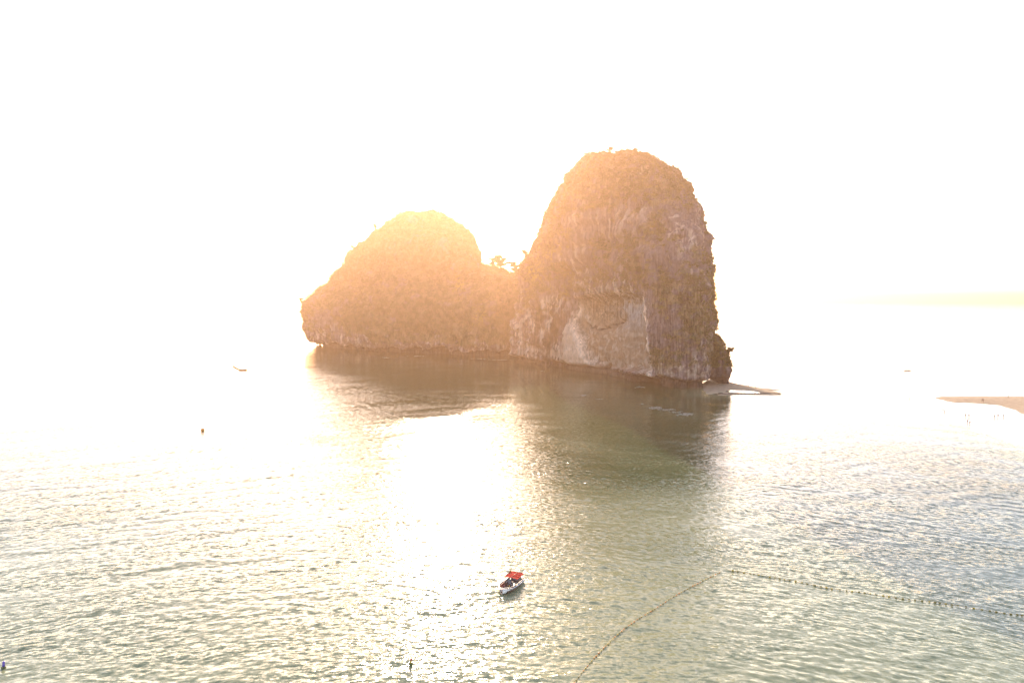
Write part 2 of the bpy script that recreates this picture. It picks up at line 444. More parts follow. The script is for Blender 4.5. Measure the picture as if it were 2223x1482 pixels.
def feat_tower(G, N, u, v, z, front, flu):
    f = front.astype(float)
    n1 = fbm(ss(G, 22, 22, 16), 5, .6); n2 = fbm(ss(G + 77, 5, 5, 5), 4, .6); n3 = fbm(ss(G + 150, 2.5, 2.5, 30), 3)
    bias = .55 * sstep(470, 400, v) + .45 * gauss(u, v, 1170, 580, 45, 80) + .25 * gauss(u, v, 1400, 600, 120, 45) + .35 * gauss(u, v, 1470, 700, 45, 70) \
        + .3 * gauss(u, v, 1400, 760, 25, 30) * (u > 1415) + .4 * gauss(u, v, 1445, 790, 20, 20) \
        - .5 * gauss(u, v, 1340, 480, 50, 28) - .7 * gauss(u, v, 1500, 500, 26, 45) - 1.3 * gauss(u, v, 1310, 720, 80, 60) - .6 * gauss(u, v, 1180, 740, 40, 50) \
        - .5 * gauss(u, v, 1460, 820, 80, 16) - .35 * gauss(u, v, 1260, 560, 25, 25) - .5 * gauss(u, v, 1255, 545, 15, 22)
    veg = sstep(-.22, .34, n1 * .6 + n2 * .65 + bias * 1.0 - .02)
    veg = np.where(front, veg, .8) * sstep(9, 16, z)
    # big overhanging alcove, left pillar ridge and the white dripstone rib on its right
    alc = soft_poly(u, v, [(1248, 650), (1290, 640), (1390, 640), (1400, 700), (1408, 770), (1412, 805), (1300, 800), (1283, 780), (1262, 735), (1243, 690)], 8) * f
    upper = soft_poly(u, v, [(1255, 600), (1385, 600), (1395, 645), (1250, 655)], 12) * f
    wall2 = soft_poly(u, v, [(1232, 700), (1252, 712), (1285, 792), (1330, 815), (1225, 800)], 8) * f
    grot = soft_poly(u, v, [(1268, 650), (1340, 650), (1338, 690), (1312, 712), (1270, 705)], 7) * f
    drip = soft_poly(u, v, [(1120, 655), (1228, 640), (1240, 700), (1232, 795), (1170, 800), (1110, 790)], 10) * f
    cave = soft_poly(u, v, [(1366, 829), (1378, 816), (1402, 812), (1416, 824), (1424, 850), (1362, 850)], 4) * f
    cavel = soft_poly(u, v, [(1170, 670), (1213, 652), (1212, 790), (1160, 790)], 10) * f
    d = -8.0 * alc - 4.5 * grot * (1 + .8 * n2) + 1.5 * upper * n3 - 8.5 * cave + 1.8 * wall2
    d = d + drip * (flu * 4.0 + n3 * 2.0) - 5.0 * cavel * (.6 + n3)
    # ribs
    rib_u = np.interp(v, [640, 690, 740, 800, 825], [1391, 1394, 1400, 1409, 1414])
    rib = np.exp(-.5 * ((u - rib_u) / 2.6) ** 2) * sstep(632, 650, v) * sstep(826, 812, v) * f
    rib2 = np.exp(-.5 * ((u - rib_u - 7) / 1.8) ** 2) * sstep(690, 700, v) * sstep(800, 780, v) * f
    pil_u = np.interp(v, [655, 700, 740, 780, 795], [1256, 1243, 1263, 1276, 1286])
    pil = np.exp(-.5 * ((u - pil_u) / 3.2) ** 2) * sstep(650, 680, v) * sstep(800, 785, v) * f
    d = d + 3.2 * rib + 1.5 * rib2 + 2.4 * pil
    crk_v = 702 + 10 * np.sin((u - 1262) / 15.) + n2 * 5
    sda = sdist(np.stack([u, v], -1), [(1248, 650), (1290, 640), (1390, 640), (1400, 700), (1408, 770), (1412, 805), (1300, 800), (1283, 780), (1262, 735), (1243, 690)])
    rim_shade = sstep(-2, 2, sda) * sstep(16, 3, sda) * sstep(760, 690, v) * f  # overhang shade, painted as a band inside the alcove's upper edge
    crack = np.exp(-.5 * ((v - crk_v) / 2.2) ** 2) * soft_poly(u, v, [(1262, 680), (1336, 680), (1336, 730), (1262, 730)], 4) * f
    d = d - 2.5 * crack
    ledge_u = gauss(u, v, 1534, 512, 9, 5) * f
    d = d + 1.0 * ledge_u
    # colours
    tint = np.broadcast_to(COL_ROCK, G.shape).copy()
    def mixin(col, m): tint[:] = lerp(tint, col, np.clip(m, 0, 1)[..., None])
    mixin(COL_DARK * 1.3, .7 * sstep(.0, .45, n2) * sstep(.1, .6, n1 + .3))
    mixin(COL_DARK * 1.6, .6 * sstep(.1, .5, fbm(ss(G + 400, 4.5, 4.5, 38), 4)) * sstep(-.3, .3, fbm(ss(G + 40, 30, 30, 40), 2)))
    mixin(COL_PALE * .85, .6 * sstep(.15, .5, fbm(ss(G + 700, 3.5, 3.5, 30), 4)) * sstep(-.1, .4, fbm(ss(G + 90, 26, 26, 34), 2)))
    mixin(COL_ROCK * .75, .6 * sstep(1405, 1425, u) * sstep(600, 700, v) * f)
    mixin(COL_TAN, .85 * alc); mixin(COL_PALE * .9, .5 * alc * sstep(-.1, .5, n2 + .25 * n1))
    mixin(COL_PALE * .85, .85 * wall2)
    mixin(COL_TAN * 1.15, .8 * grot * sstep(-.3, .3, n2))
    mixin(COL_BLUE, .85 * gauss(u, v, 1362, 678, 24, 26) * f)
    mixin(COL_PALE * 1.25, .95 * rib + .8 * rib2 + .85 * pil)
    streak = sstep(.12, .5, n3 + .4 * flu)
    mixin(COL_PALE, .75 * streak * (drip + upper + gauss(u, v, 1430, 795, 30, 25) + gauss(u, v, 1525, 745, 12, 40) + .6 * gauss(u, v, 1340, 480, 60, 30)).clip(0, 1))
    mixin(COL_DARK * 1.2, .95 * cavel * sstep(.25, -.25, n3))  # shaded hollow between the dripstones, painted dark in the tint
    mixin(COL_PALE * .8, .55 * sstep(7, 10, z) * sstep(20, 13, z) * sstep(-.2, .3, n2) * f)
    mixin(COL_DARK * 1.1, .6 * rim_shade * sstep(-.4, .3, n2)); mixin(COL_DARK * .8, cave + .9 * crack)  # painted shade: alcove edge, cave and crack
    mixin(lerp(COL_VEG, COL_DRY, sstep(-.2, .4, n2)[..., None]), .8 * veg)
    return d, tint, veg

island = empty('limestone_island', (70, 620, 0))
tag(island, 'limestone island rising from the sea with a tall cliff tower and a lower rounded hill', 'island')
def streak_mask(G, name):
    u, v = project(G); z = G[..., 2]
    if name == 'cliff_tower':
        m = .35 + .65 * sstep(600, 650, v); m = m * (1 - .7 * soft_poly(u, v, [(1232, 700), (1252, 712), (1285, 792), (1330, 815), (1225, 800)], 8)) * (1 - .75 * soft_poly(u, v, [(1250, 690), (1400, 700), (1410, 800), (1300, 800)], 10))
        return np.maximum(m, .8 * gauss(u, v, 1500, 500, 30, 60))
    return sstep(45, 15, z) * .8
def put_rock(name, G, feat, label, amp=1.0):
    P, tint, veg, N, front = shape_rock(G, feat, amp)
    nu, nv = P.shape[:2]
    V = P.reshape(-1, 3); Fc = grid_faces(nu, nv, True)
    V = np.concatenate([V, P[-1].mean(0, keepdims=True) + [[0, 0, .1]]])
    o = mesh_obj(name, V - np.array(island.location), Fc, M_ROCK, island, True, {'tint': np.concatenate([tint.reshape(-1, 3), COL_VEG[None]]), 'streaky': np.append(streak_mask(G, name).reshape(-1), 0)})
    bm = bmesh.new(); bm.from_mesh(o.data); bm.verts.ensure_lookup_table()
    a = (nu - 1) * nv; top = len(V) - 1
    for j in range(nv):
        bm.faces.new((bm.verts[a + j], bm.verts[a + (j + 1) % nv], bm.verts[top])).smooth = True
    bm.normal_update(); bm.to_mesh(o.data); bm.free()
    if label: o['label'] = label
    print(name, 'tris', 2 * len(Fc)); return o, P, veg, N, tint
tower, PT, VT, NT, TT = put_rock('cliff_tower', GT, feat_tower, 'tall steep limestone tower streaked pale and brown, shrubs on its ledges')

# --- hill on the left
foot_H = [g2(700, 756), g2(740, 759), g2(800, 763), g2(900, 769), g2(1000, 773), g2(1112, 777), (30, 760), (40, 820), (-10, 880), (-110, 950), (-200, 985), (-262, 960), (-262, 905)]
left_H = [(450, 918), (461, 900), (465, 885), (475, 862), (492, 838), (498, 825), (507, 812), (520, 800), (538, 778), (548, 768), (562, 756), (577, 750), (592, 730), (603, 718), (618, 708), (632, 690), (642, 678), (660, 661), (685, 656), (700, 661), (715, 664), (734, 670), (738, 684), (745, 694), (755, 700), (800, 702)]
right_H = [(450, 919), (461, 932), (466, 950), (474, 966), (484, 988), (492, 998), (503, 1014), (520, 1024), (538, 1035), (556, 1042), (572, 1047), (580, 1060), (588, 1078), (596, 1100), (602, 1135), (620, 1142), (700, 1145), (780, 1145), (900, 1145)]
YH = np.array(foot_H).mean(0)[1]
z_top_H = at_depth(920, 462, YH)[2]
GH = rock_rings(foot_H, left_H, right_H, levels(z_top_H, 230), 760, lean=0.0, round_top=.5)
def feat_hill(G, N, u, v, z, front, flu):
    f = front.astype(float)
    n1 = fbm(ss(G + 300, 22, 22, 16), 5, .6); n2 = fbm(ss(G + 77, 6, 6, 6), 4, .6); n3 = fbm(ss(G + 150, 3, 3, 30), 3)
    bias = .62 - .8 * gauss(u, v, 690, 700, 35, 40) - .5 * gauss(u, v, 900, 748, 250, 10) - .3 * gauss(u, v, 770, 720, 40, 30)
    veg = sstep(-.12, .22, n1 * .8 + n2 * .35 + bias) * sstep(8, 14, z)
    d = n3 * 1.2 * sstep(30, 10, z)
    tint = np.broadcast_to(COL_ROCK * 1.1, G.shape).copy()
    def mixin(col, m): tint[:] = lerp(tint, col, np.clip(m, 0, 1)[..., None])
    mixin(COL_DARK * 1.5, .5 * sstep(0, .5, n2))
    mixin(COL_PALE, .5 * sstep(.1, .5, n3) * sstep(40, 20, z))
    mixin(lerp(COL_VEG, COL_DRY, sstep(-.2, .4, n2)[..., None]), .85 * veg)
    return d, tint, veg
hill, PH, VH, NH, TH = put_rock('rounded_hill', GH, feat_hill, 'lower rounded hill covered with shrubs in golden haze', 1.0)

# --- small crag at the right foot
foot_C = [(.300 * 486, 484), (.3080 * 484, 482), (.3130 * 488, 487), (.313 * 500, 499), (.300 * 512, 511), (.280 * 514, 512), (.268 * 500, 500), (.278 * 488, 488)]
left_C = [(715, 1520), (735, 1515), (760, 1510), (815, 1515), (822, 1540), (829, 1558), (850, 1562), (900, 1562)]
right_C = [(715, 1530), (724, 1543), (732, 1556), (742, 1565), (756, 1571), (770, 1577), (790, 1583), (803, 1587), (812, 1584), (822, 1580), (830, 1582), (840, 1584), (900, 1584)]
z_top_C = at_depth(1540, 722, 498)[2]
GC = rock_rings(foot_C, left_C, right_C, levels(z_top_C, 90, -1.5), 200)
def feat_crag(G, N, u, v, z, front, flu):
    n2 = fbm(ss(G + 77, 5, 5, 5), 4, .6)
    veg = sstep(-.1, .25, n2 + .35) * sstep(10, 16, z)
    tint = lerp(COL_ROCK * .7, COL_DARK, (.5 * sstep(-.1, .4, n2))[..., None]) * np.ones(G.shape)
    tint = lerp(tint, COL_VEG, (.85 * veg)[..., None])
    return n2 * .6, tint, veg
def shape_small(G, feat):
    N = normals_of(G); u, v = project(G); z = G[..., 2]
    dd, tint, veg = feat(G, N, u, v, z, None, None)
    edge = np.minimum(1, np.linalg.norm(G - G.mean(1, keepdims=True), axis=-1) / 6)
    d = (fbm(ss(G, 9, 9, 12), 4) * 1.6 + dd) * edge
    return G + N * d[..., None], tint, veg, N, None
_keep = shape_rock
shape_rock = lambda G, feat, amp=1.0: shape_small(G, feat)
crag, PC, VC, NC, TC = put_rock('side_crag', GC, feat_crag, 'small dark crag overgrown with shrubs at the tower foot')
shape_rock = _keep

# --- stalactites
def stalactite(p, L, r):
    mb = MB(); p = Vector(p); pts = []; rad = []
    for k in range(6):
        t = k / 5
        pts.append(p + Vector((random.uniform(-.12, .12) * r, random.uniform(-.12, .12) * r, 1.5 - (L + 1.5) * t)) - Vector(island.location)); rad.append(r * (1 - t) ** .8 * (1 + random.uniform(-.15, .15)) + .06)
    mb.tube(pts, rad, 7)
    o = mb.build('stalactite', M_ROCK, island, True)
    a = o.data.attributes.new('tint', 'FLOAT_COLOR', 'POINT'); a.data.foreach_set('color', np.tile(np.array([*COL_ROCK, 1.]), len(o.data.vertices)))
def under_hit(P, pu, pv, maxz=60):
    """front surface point of a rock grid nearest to a photograph pixel"""
    u, v = project(P); d = (u - pu) ** 2 + (v - pv) ** 2 + 1e-3 * (P[..., 1] - P[..., 1].min())
    i = np.unravel_index(d.argmin(), d.shape); return P[i]
for (pu, pv, L, r) in [(668, 733, 3.2, 1.2), (678, 736, 3.8, 1.0), (672, 734, 1.8, .9), (684, 737, 1.6, 1.1)]:
    stalactite(under_hit(PH, pu, pv), L, r)
for k in range(26):
    pu = 1128 + k * 4.1 + random.uniform(-1.5, 1.5); pv = np.interp(pu, [1128, 1165, 1235], [775, 787, 791]) + random.uniform(-4, 2)
    stalactite(under_hit(PT, pu, pv), random.uniform(2, 5.5), random.uniform(.6, 1.3))

# ------------------------------------------------------------------ shrubs (numberless ground cover on the rock)
def leaf_cloud(centres, radii, nleaf, size, tints, flat=.75):
    n = len(centres); k = nleaf
    th = rng.uniform(0, 2 * np.pi, (n, k)); ph = np.arccos(rng.uniform(-.4, 1, (n, k))); rr = rng.uniform(.35, 1, (n, k)) ** .5
    off = np.stack([np.sin(ph) * np.cos(th), np.sin(ph) * np.sin(th), np.cos(ph) * flat], -1) * (rr * radii[:, None])[..., None]
    off *= rng.uniform(.75, 1.3, (n, 1, 3))
    c = centres[:, None, :] + off
    a = rng.normal(size=(n, k, 3)); a /= np.linalg.norm(a, axis=-1, keepdims=True)
    b = np.cross(a, rng.normal(size=(n, k, 3))); b /= np.linalg.norm(b, axis=-1, keepdims=True)
    s = (size * rng.uniform(.6, 1.4, (n, k)))[..., None]
    q = np.stack([c - a * s, c - b * s * .6, c + a * s, c + b * s * .6], 2).reshape(-1, 3)
    t = np.repeat((tints[:, None, :] * rng.uniform(.65, 1.35, (n, k, 1))).reshape(-1, 3), 4, 0)
    f = np.arange(len(q)).reshape(-1, 4)
    return q, f, t
def scatter_shrubs(name, P, veg, N, count, yellow, rad=(1.0, 2.1), nleaf=26):
    V = P.reshape(-1, 3); NN = N.reshape(-1, 3); g = veg.reshape(-1)
    nv = P.shape[1]
    area = np.linalg.norm(np.cross(np.gradient(P, axis=0), np.roll(P, -1, 1) - P), axis=-1).reshape(-1)
    view = ((np.array([0, 0, CAMH]) - V) * NN).sum(-1) / np.linalg.norm(V - np.array([0, 0, CAMH]), axis=1)
    w_ = area * (g ** 1.3) * (view > -.45) * (V[:, 2] > 9)
    w_ = w_ / w_.sum()
    idx = rng.choice(len(V), count, p=w_, replace=True)
    r_ = rng.uniform(*rad, count) * rng.choice([1, 1, 1, 1.35], count)
    c = V[idx] + NN[idx] * (r_ * .3)[:, None] + rng.normal(0, .3, (count, 3))
    c[:, 2] += r_ * .15
    tn = fbm(ss(c, 16, 16, 16), 3)
    t = lerp(np.array([.055, .060, .018]), np.array([.135, .105, .035]), sstep(-.5, .5, tn)[:, None])
    t = t * rng.uniform(.7, 1.35, (count, 1))
    dry = rng.random(count) < .12; t[dry] = np.array([.14, .10, .065]) * rng.uniform(.7, 1.3, (dry.sum(), 1))
    u, v = project(c)
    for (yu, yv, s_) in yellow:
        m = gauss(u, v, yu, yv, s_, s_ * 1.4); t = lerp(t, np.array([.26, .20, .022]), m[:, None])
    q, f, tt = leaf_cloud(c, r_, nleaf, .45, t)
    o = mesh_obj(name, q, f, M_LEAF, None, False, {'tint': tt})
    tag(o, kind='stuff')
    return o
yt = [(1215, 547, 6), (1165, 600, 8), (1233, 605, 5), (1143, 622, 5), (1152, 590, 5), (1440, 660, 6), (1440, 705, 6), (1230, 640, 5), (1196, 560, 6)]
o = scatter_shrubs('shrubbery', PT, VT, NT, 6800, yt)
tag(o, 'olive shrubs growing on the ledges and top of the tall limestone tower')
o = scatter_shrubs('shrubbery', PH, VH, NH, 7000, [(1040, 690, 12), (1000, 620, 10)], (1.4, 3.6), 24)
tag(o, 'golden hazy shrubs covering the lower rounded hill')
o = scatter_shrubs('shrubbery', PC, VC, NC, 420, [], (.8, 1.7), 26)
tag(o, 'dark green shrubs on the small crag at the tower foot')

# ------------------------------------------------------------------ individual trees on the skyline
def make_tree(base, h, spread, tiers, label, group, lean=(0, 0), tint=(.085, .080, .03)):
    t = empty('skyline_tree', base); tag(t, label, 'tree', group)
    mb = MB(); pts = []; rad = []
    for k in range(7):
        q = k / 6; pts.append((lean[0] * q * q + random.uniform(-.1, .1), lean[1] * q, -1.5 + (h + 1.5) * q)); rad.append(.5 * h / 10 * (1 - .7 * q) + .12)
    mb.tube(pts, rad, 7)
    cs = []; rs = []
    for (zf, sx, nb) in tiers:
        for b in range(nb):
            a = random.uniform(0, 6.28) if nb > 2 else (0 if b == 0 else math.pi) + random.uniform(-.4, .4)
            L = spread * sx * random.uniform(.6, 1)
            q = max(0, zf - .18); s0 = Vector((lean[0] * q * q, lean[1] * q, h * q))
            e = Vector((lean[0] * zf * zf + math.cos(a) * L, lean[1] * zf + math.sin(a) * L, h * zf))
            mb.tube([s0, s0.lerp(e, .5) + Vector((0, 0, -.03 * h)), e], [.26 * h / 10, .18 * h / 10, .08], 5)
            for _ in range(4):
                cs.append(e + Vector((random.uniform(-1, 1), random.uniform(-1, 1), random.uniform(-.2, .3))) * h * .09); rs.append(random.uniform(.09, .15) * h)
            cs.append(s0.lerp(e, .7)); rs.append(.07 * h)
    for _ in range(16):
        q = random.uniform(.08, .95); cs.append(Vector((lean[0] * q * q + random.uniform(-.1, .1) * h, lean[1] * q + random.uniform(-.1, .1) * h, h * q))); rs.append(random.uniform(.06, .10) * h)
    mb.build('trunk', M_BARK, t)
    cs = np.array([tuple(c) for c in cs]); rs = np.array(rs)
    q, f, tt = leaf_cloud(cs, rs, 90, .6 * h / 10 + .25, np.tile(np.array(tint), (len(cs), 1)), .6)
    mesh_obj('crown', q, f, M_LEAF, t, False, {'tint': tt})
    return t
GRP = 'trees standing on the skyline of the island'
def ridge_point(P, pu, kind='top'):
    u, v = project(P); m = np.abs(u - pu) < 3
    vv = np.where(m, v, 1e9); i = np.unravel_index(vv.argmin(), vv.shape); return P[i]
def side_point(P, pv, side):
    u, v = project(P); m = np.abs(v - pv) < 3
    uu = np.where(m, u * side, -1e9); i = np.unravel_index(uu.argmax(), uu.shape); return P[i]
p = ridge_point(PH, 1088); make_tree(p, 14, 7.5, [(.98, 1, 6), (.76, .9, 5), (.55, .8, 5), (.3, .6, 4)], 'tall flat topped tree on the saddle between hill and tower', GRP, (-1, 0))
p = ridge_point(PH, 1118); make_tree(p, 13, 7.5, [(.95, 1.1, 6), (.65, .8, 5), (.35, .6, 4)], 'spreading low tree on the saddle close against the tower', GRP, (-2.5, 0))
p = ridge_point(PH, 1066); make_tree(p, 9, 5, [(.9, 1, 5), (.6, .9, 5), (.3, .7, 4)], 'small bush like tree where the hill meets the saddle', GRP)
p = ridge_point(PH, 817); make_tree(p, 7, 4.5, [(.85, 1, 5), (.5, .8, 5)], 'lone tree jutting from the upper left slope of the hill', GRP, (-2, 0))
p = ridge_point(PH, 763); make_tree(p, 4.5, 3.5, [(.75, 1, 4), (.35, .8, 4)], 'small tree on the middle of the hill left slope', GRP, (-1.5, 0))
p = side_point(PT, 555, -1); make_tree(p, 6, 3.5, [(.95, 1, 5), (.65, .8, 4)], 'bushy tree leaning out from the tower left edge above the saddle', GRP, (-1.5, 0))
p = ridge_point(PT, 1325); make_tree(p, 3.6, 4, [(.6, 1, 5), (.3, .8, 5)], 'bushy tree on the very top of the tower', GRP)
p = side_point(PC, 768, 1); make_tree(p, 5, 3.2, [(.9, 1, 4), (.6, .8, 3)], 'shrubby tree on the outer edge of the small crag', GRP, (1.5, 0))
p = side_point(PH, 660, -1); make_tree(p, 8, 4.5, [(.9, 1, 5), (.5, .8, 3)], 'tree overhanging the far left cliff edge of the hill', GRP, (-4, 0))

# ------------------------------------------------------------------ sand
def gpoly(pts): return np.array([g2(a, b) for a, b in pts])
POLY_SPIT = gpoly([(1520, 838), (1535, 824), (1570, 823), (1592, 831), (1640, 840), (1690, 845.5), (1699, 849), (1676, 847.5), (1697, 853), (1694, 856), (1668, 853.5), (1652, 852.5), (1640, 849), (1618, 847.3), (1585, 846), (1572, 851), (1535, 856), (1530, 848)])
POLY_RIM = gpoly([(1570, 851), (1600, 852), (1640, 854), (1655, 852), (1670, 853), (1697, 854), (1694, 857.5), (1650, 857.5), (1600, 857), (1560, 858)])
POLY_BAR = gpoly([(2014, 862.5), (2040, 860), (2100, 859), (2223, 859), (2420, 856), (2420, 960), (2300, 930), (2223, 904), (2195, 890), (2165, 880.5), (2120, 876.5), (2070, 875), (2050, 871)])
POLY_WET = gpoly([(1925, 862), (2014, 859.5), (2040, 858), (2430, 853), (2430, 1010), (2300, 985), (2223, 958), (2160, 938), (2110, 922), (2055, 905), (2010, 893), (1970, 880)])
def sand_sheet(name, poly, zmax, slope, m, nx, ny, pad=4, under=-.35):
    lo = poly.min(0) - pad; hi = poly.max(0) + pad
    xs = np.linspace(lo[0], hi[0], nx); ys = np.linspace(lo[1], hi[1], ny)
    X, Y = np.meshgrid(xs, ys, indexing='ij'); Q = np.stack([X, Y], -1)
    P3 = np.concatenate([Q, np.zeros(Q.shape[:-1] + (1,))], -1)
    d = sdist(Q, poly) + fbm(ss(P3, 7, 7, 1), 4) * 1.2
    z = np.clip(d * slope, under, zmax) + np.where(d > 1, fbm(ss(P3, 12, 12, 1), 3) * .06, 0)
    P3[..., 2] = z
    Fc = grid_faces(nx, ny); dm = d.reshape(-1)[Fc].max(1); Fc = Fc[dm > -pad * .9]
    used = np.unique(Fc); remap = np.full(nx * ny, -1); remap[used] = np.arange(len(used))
    return mesh_obj(name, P3.reshape(-1, 3)[used], remap[Fc], m, None, True)
tag(sand_sheet('sand_spit', POLY_SPIT, .5, .14, M_SAND, 170, 170, 3), kind='structure')
tag(sand_sheet('reef_edge', POLY_RIM, .22, .12, M_SAND, 120, 60, 2), kind='structure')
tag(sand_sheet('sandbar', POLY_BAR, .9, .05, M_SAND, 200, 160, 5), kind='structure')
tag(sand_sheet('wet_sand', POLY_WET, .10, .02, M_SANDWET, 220, 160, 5), kind='structure')

# stones along the spit and the reef edge
def stones(name, line, n, rad, spread, label):
    line = np.array([g2(a, b) for a, b in line]); V = []; Fs = []
    ico = bmesh.new(); bmesh.ops.create_icosphere(ico, subdivisions=1, radius=1); iv = np.array([v.co[:] for v in ico.verts]); fi = [[v.index for v in f.verts] for f in ico.faces]; ico.free()
    seg = np.linalg.norm(np.diff(line, axis=0), axis=1); cs = np.concatenate([[0], np.cumsum(seg)])
    b = 0
    for _ in range(n):
        s = rng.uniform(0, cs[-1]); c = np.array([np.interp(s, cs, line[:, 0]), np.interp(s, cs, line[:, 1])]) + rng.normal(0, spread, 2)
        r_ = rng.uniform(*rad); v = iv * rng.uniform(.75, 1.25, iv.shape) * r_ * np.array([1, 1, .6]); v[:, 0] += c[0]; v[:, 1] += c[1]; v[:, 2] += .35
        V.append(v); Fs += [[i + b for i in q] for q in fi]; b += len(iv)
    o = mesh_obj(name, np.concatenate(V), np.array(Fs), mat('dark_stone', (.11, .085, .07), .85, .3, .3, 2))
    return tag(o, label, kind='stuff')
stones('pebbles', [(1586, 832), (1600, 835), (1625, 839)], 150, (.15, .55), .9, 'dark stones scattered on the sand beside the tower')
stones('pebbles', [(1560, 856), (1600, 855), (1640, 855), (1665, 854), (1692, 856)], 320, (.12, .45), .9, 'low dark stones along the reef edge of the sand spit')

def catmull(P, step):
    P = [Vector((*p, 0)) for p in P]; P = [P[0] * 2 - P[1]] + P + [P[-1] * 2 - P[-2]]; out = []
    for i in range(1, len(P) - 2):
        n_ = max(2, int((P[i + 1] - P[i]).length / .25))
        for k in range(n_):
            t = k / n_; p0, p1, p2, p3 = P[i - 1:i + 3]
            out.append(.5 * ((2 * p1) + (p2 - p0) * t + (2 * p0 - 5 * p1 + 4 * p2 - p3) * t * t + (3 * p1 - p0 - 3 * p2 + p3) * t ** 3))
    out.append(P[-2]); return out
# ------------------------------------------------------------------ sea
def build_sea():
    H = CAMH; fr = F * 1024 / 2223
    th_in = np.linspace(-R(40), R(40), 1020); th_out = np.linspace(R(40), R(320), 90)[1:-1]
    th = np.concatenate([th_in, th_out])
    rs = [12.0, 30., 50., 70., 85.]
    r = 95.0
    while r < 20000:
        rs.append(r); r += max(.16, min(r * r / (H * fr) * .62, r * .06))
    rs = np.array(rs + [20000.0])
    Rr, Th = np.meshgrid(rs, th, indexing='ij')
    X = Rr * np.sin(Th); Y = Rr * np.cos(Th)
    cell = np.maximum(np.gradient(rs)[:, None], Rr * .0014) * np.ones_like(X)
    # crest coordinates: crests bow away from the beach
    Rc = 200.0
    xx = X + 10
    eta = Y + Rc * .9 * (np.sqrt(1 + (xx / Rc) ** 2) - 1)
    xi = X * 1.0
    P3 = np.stack([X, Y, np.zeros_like(X)], -1)
    wob = fbm(ss(P3, 60, 45, 1), 3)
    eta_w = eta + wob * 4
    eta_l = Y - .42 * X + wob * 2.5
    # shelter and shore masks
    Q = np.stack([X, Y], -1)
    near = (Rr < 1300) & (np.abs(Th) < R(41))
    shore = np.full(X.shape, 1e3)
    shore[near] = -sdist(Q[near], np.array(foot_T)); 
    dH = np.full(X.shape, 1e3); dH[near] = -sdist(Q[near], np.array(foot_H))
    dB = np.full(X.shape, 1e3); dB[near] = -np.maximum(sdist(Q[near], POLY_WET), np.maximum(sdist(Q[near], POLY_SPIT), sdist(Q[near], POLY_RIM)))
    dI = np.minimum(shore, dH)
    calm = np.minimum(sstep(0, 14, dB), .30 + .70 * sstep(40, 250, dI))
    amp = calm
    Z = np.zeros_like(X)
    r2 = np.random.default_rng(5)
    def comp(lam, slope, spread, n, et=None):
        if et is None: et = eta_w
        nonlocal Z
        for _ in range(n):
            L = lam * r2.uniform(.75, 1.35); a = slope * L / (2 * np.pi) / math.sqrt(n) * r2.uniform(.6, 1.3)
            ang = r2.normal(0, spread); k = 2 * np.pi / L
            ph = k * (et * math.cos(ang) + xi * math.sin(ang)) + r2.uniform(0, 6.28)
            fade = sstep(1.9, 3.6, L / cell)
            Z = Z + a * (np.sin(ph) + .18 * np.sin(2 * ph + .6)) * fade
    comp(20, .010, .12, 5, eta_l); comp(9.5, .030, .2, 9, eta_l); comp(4.6, .046, .30, 12); comp(2.6, .078, .42, 18); comp(1.5, .080, .6, 18)
    gust = .75 + .5 * fbm(ss(P3, 40, 16, 1), 3)
    Z = Z * amp * gust
    # boat wakes and shore ripples spreading below the hill
    def wake(pts, lam, a, width):
        nonlocal Z
        pts = np.array([(q.x, q.y) for q in catmull([g2(*q) for q in pts], 1)[::24]]); m = near & (Y < 900) & (Y > 250)
        q = Q[m]; best = np.full(len(q), 1e9); sg = np.zeros(len(q)); along = np.zeros(len(q))
        for i in range(len(pts) - 1):
            A = pts[i]; B = pts[i + 1]; ab = B - A; t = np.clip(((q - A) @ ab) / (ab @ ab), 0, 1)
            dv = q - (A + t[:, None] * ab); d = np.linalg.norm(dv, axis=1); c = np.sign(ab[0] * dv[:, 1] - ab[1] * dv[:, 0])
            u_ = d < best; best[u_] = d[u_]; sg[u_] = c[u_]; along[u_] = (i + t[u_]) / (len(pts) - 1)
        s = best * sg
        Z[m] += a * np.cos(2 * np.pi * s / lam) * np.exp(-.5 * (s / width) ** 2) * sstep(0, .15, along) * sstep(1, .8, along)
    wake([(735, 838), (800, 848), (880, 862), (950, 883), (1010, 895)], 9, .10, 9)
    wake([(760, 868), (820, 885), (880, 908), (930, 912)], 8, .06, 8)
    wake([(1020, 800), (1080, 808), (1130, 825), (1180, 850), (1200, 872)], 10, .06, 12)
    wake([(700, 812), (780, 822), (880, 826), (980, 815), (1060, 802)], 12, .05, 14)
    wake([(1700, 1010), (1790, 1022), (1880, 1060), (1960, 1090)], 8, .07, 9)
    # foam: small whitecaps off the tower, a few flecks under the hill
    foam = np.zeros_like(X)
    u, v = project(P3)
    fn = fbm(ss(P3, 2.2, 3.5, 1), 4, .6)
    for (fu, fv, su, sv, k) in [(1424, 885, 13, 2.2, 1), (1448, 889, 18, 1.8, .8), (1488, 899, 13, 2.4, 1), (1466, 894, 14, 1.6, .7), (1267, 858, 5, 1.2, .9), (1300, 866, 8, 1., .6), (1397, 877, 10, 1.2, .6),
                                (835, 776, 9, .8, .8), (905, 773, 14, .8, .6), (1040, 779, 22, .8, .7), (1085, 781, 26, .7, .6), (1180, 805, 20, 1., .4), (1390, 840, 9, 1.3, .9)]:
        foam = np.maximum(foam, sstep(.30, .62, gauss(u, v, fu, fv, su, sv) * k + fn * .38))
    ruffle = np.minimum(.22 + .78 * sstep(0, 12, dB), .26 + .74 * sstep(30, 230, dI + 40 * wob))
    ruffle = ruffle * (1 - .25 * sstep(300, 800, Rr)) * (1 + .25 * wob)
    shallow = np.maximum(sstep(270, 125, Rr + 20 * wob), .8 * sstep(30, 0, dB))
    V = np.stack([X, Y, Z], -1).reshape(-1, 3)
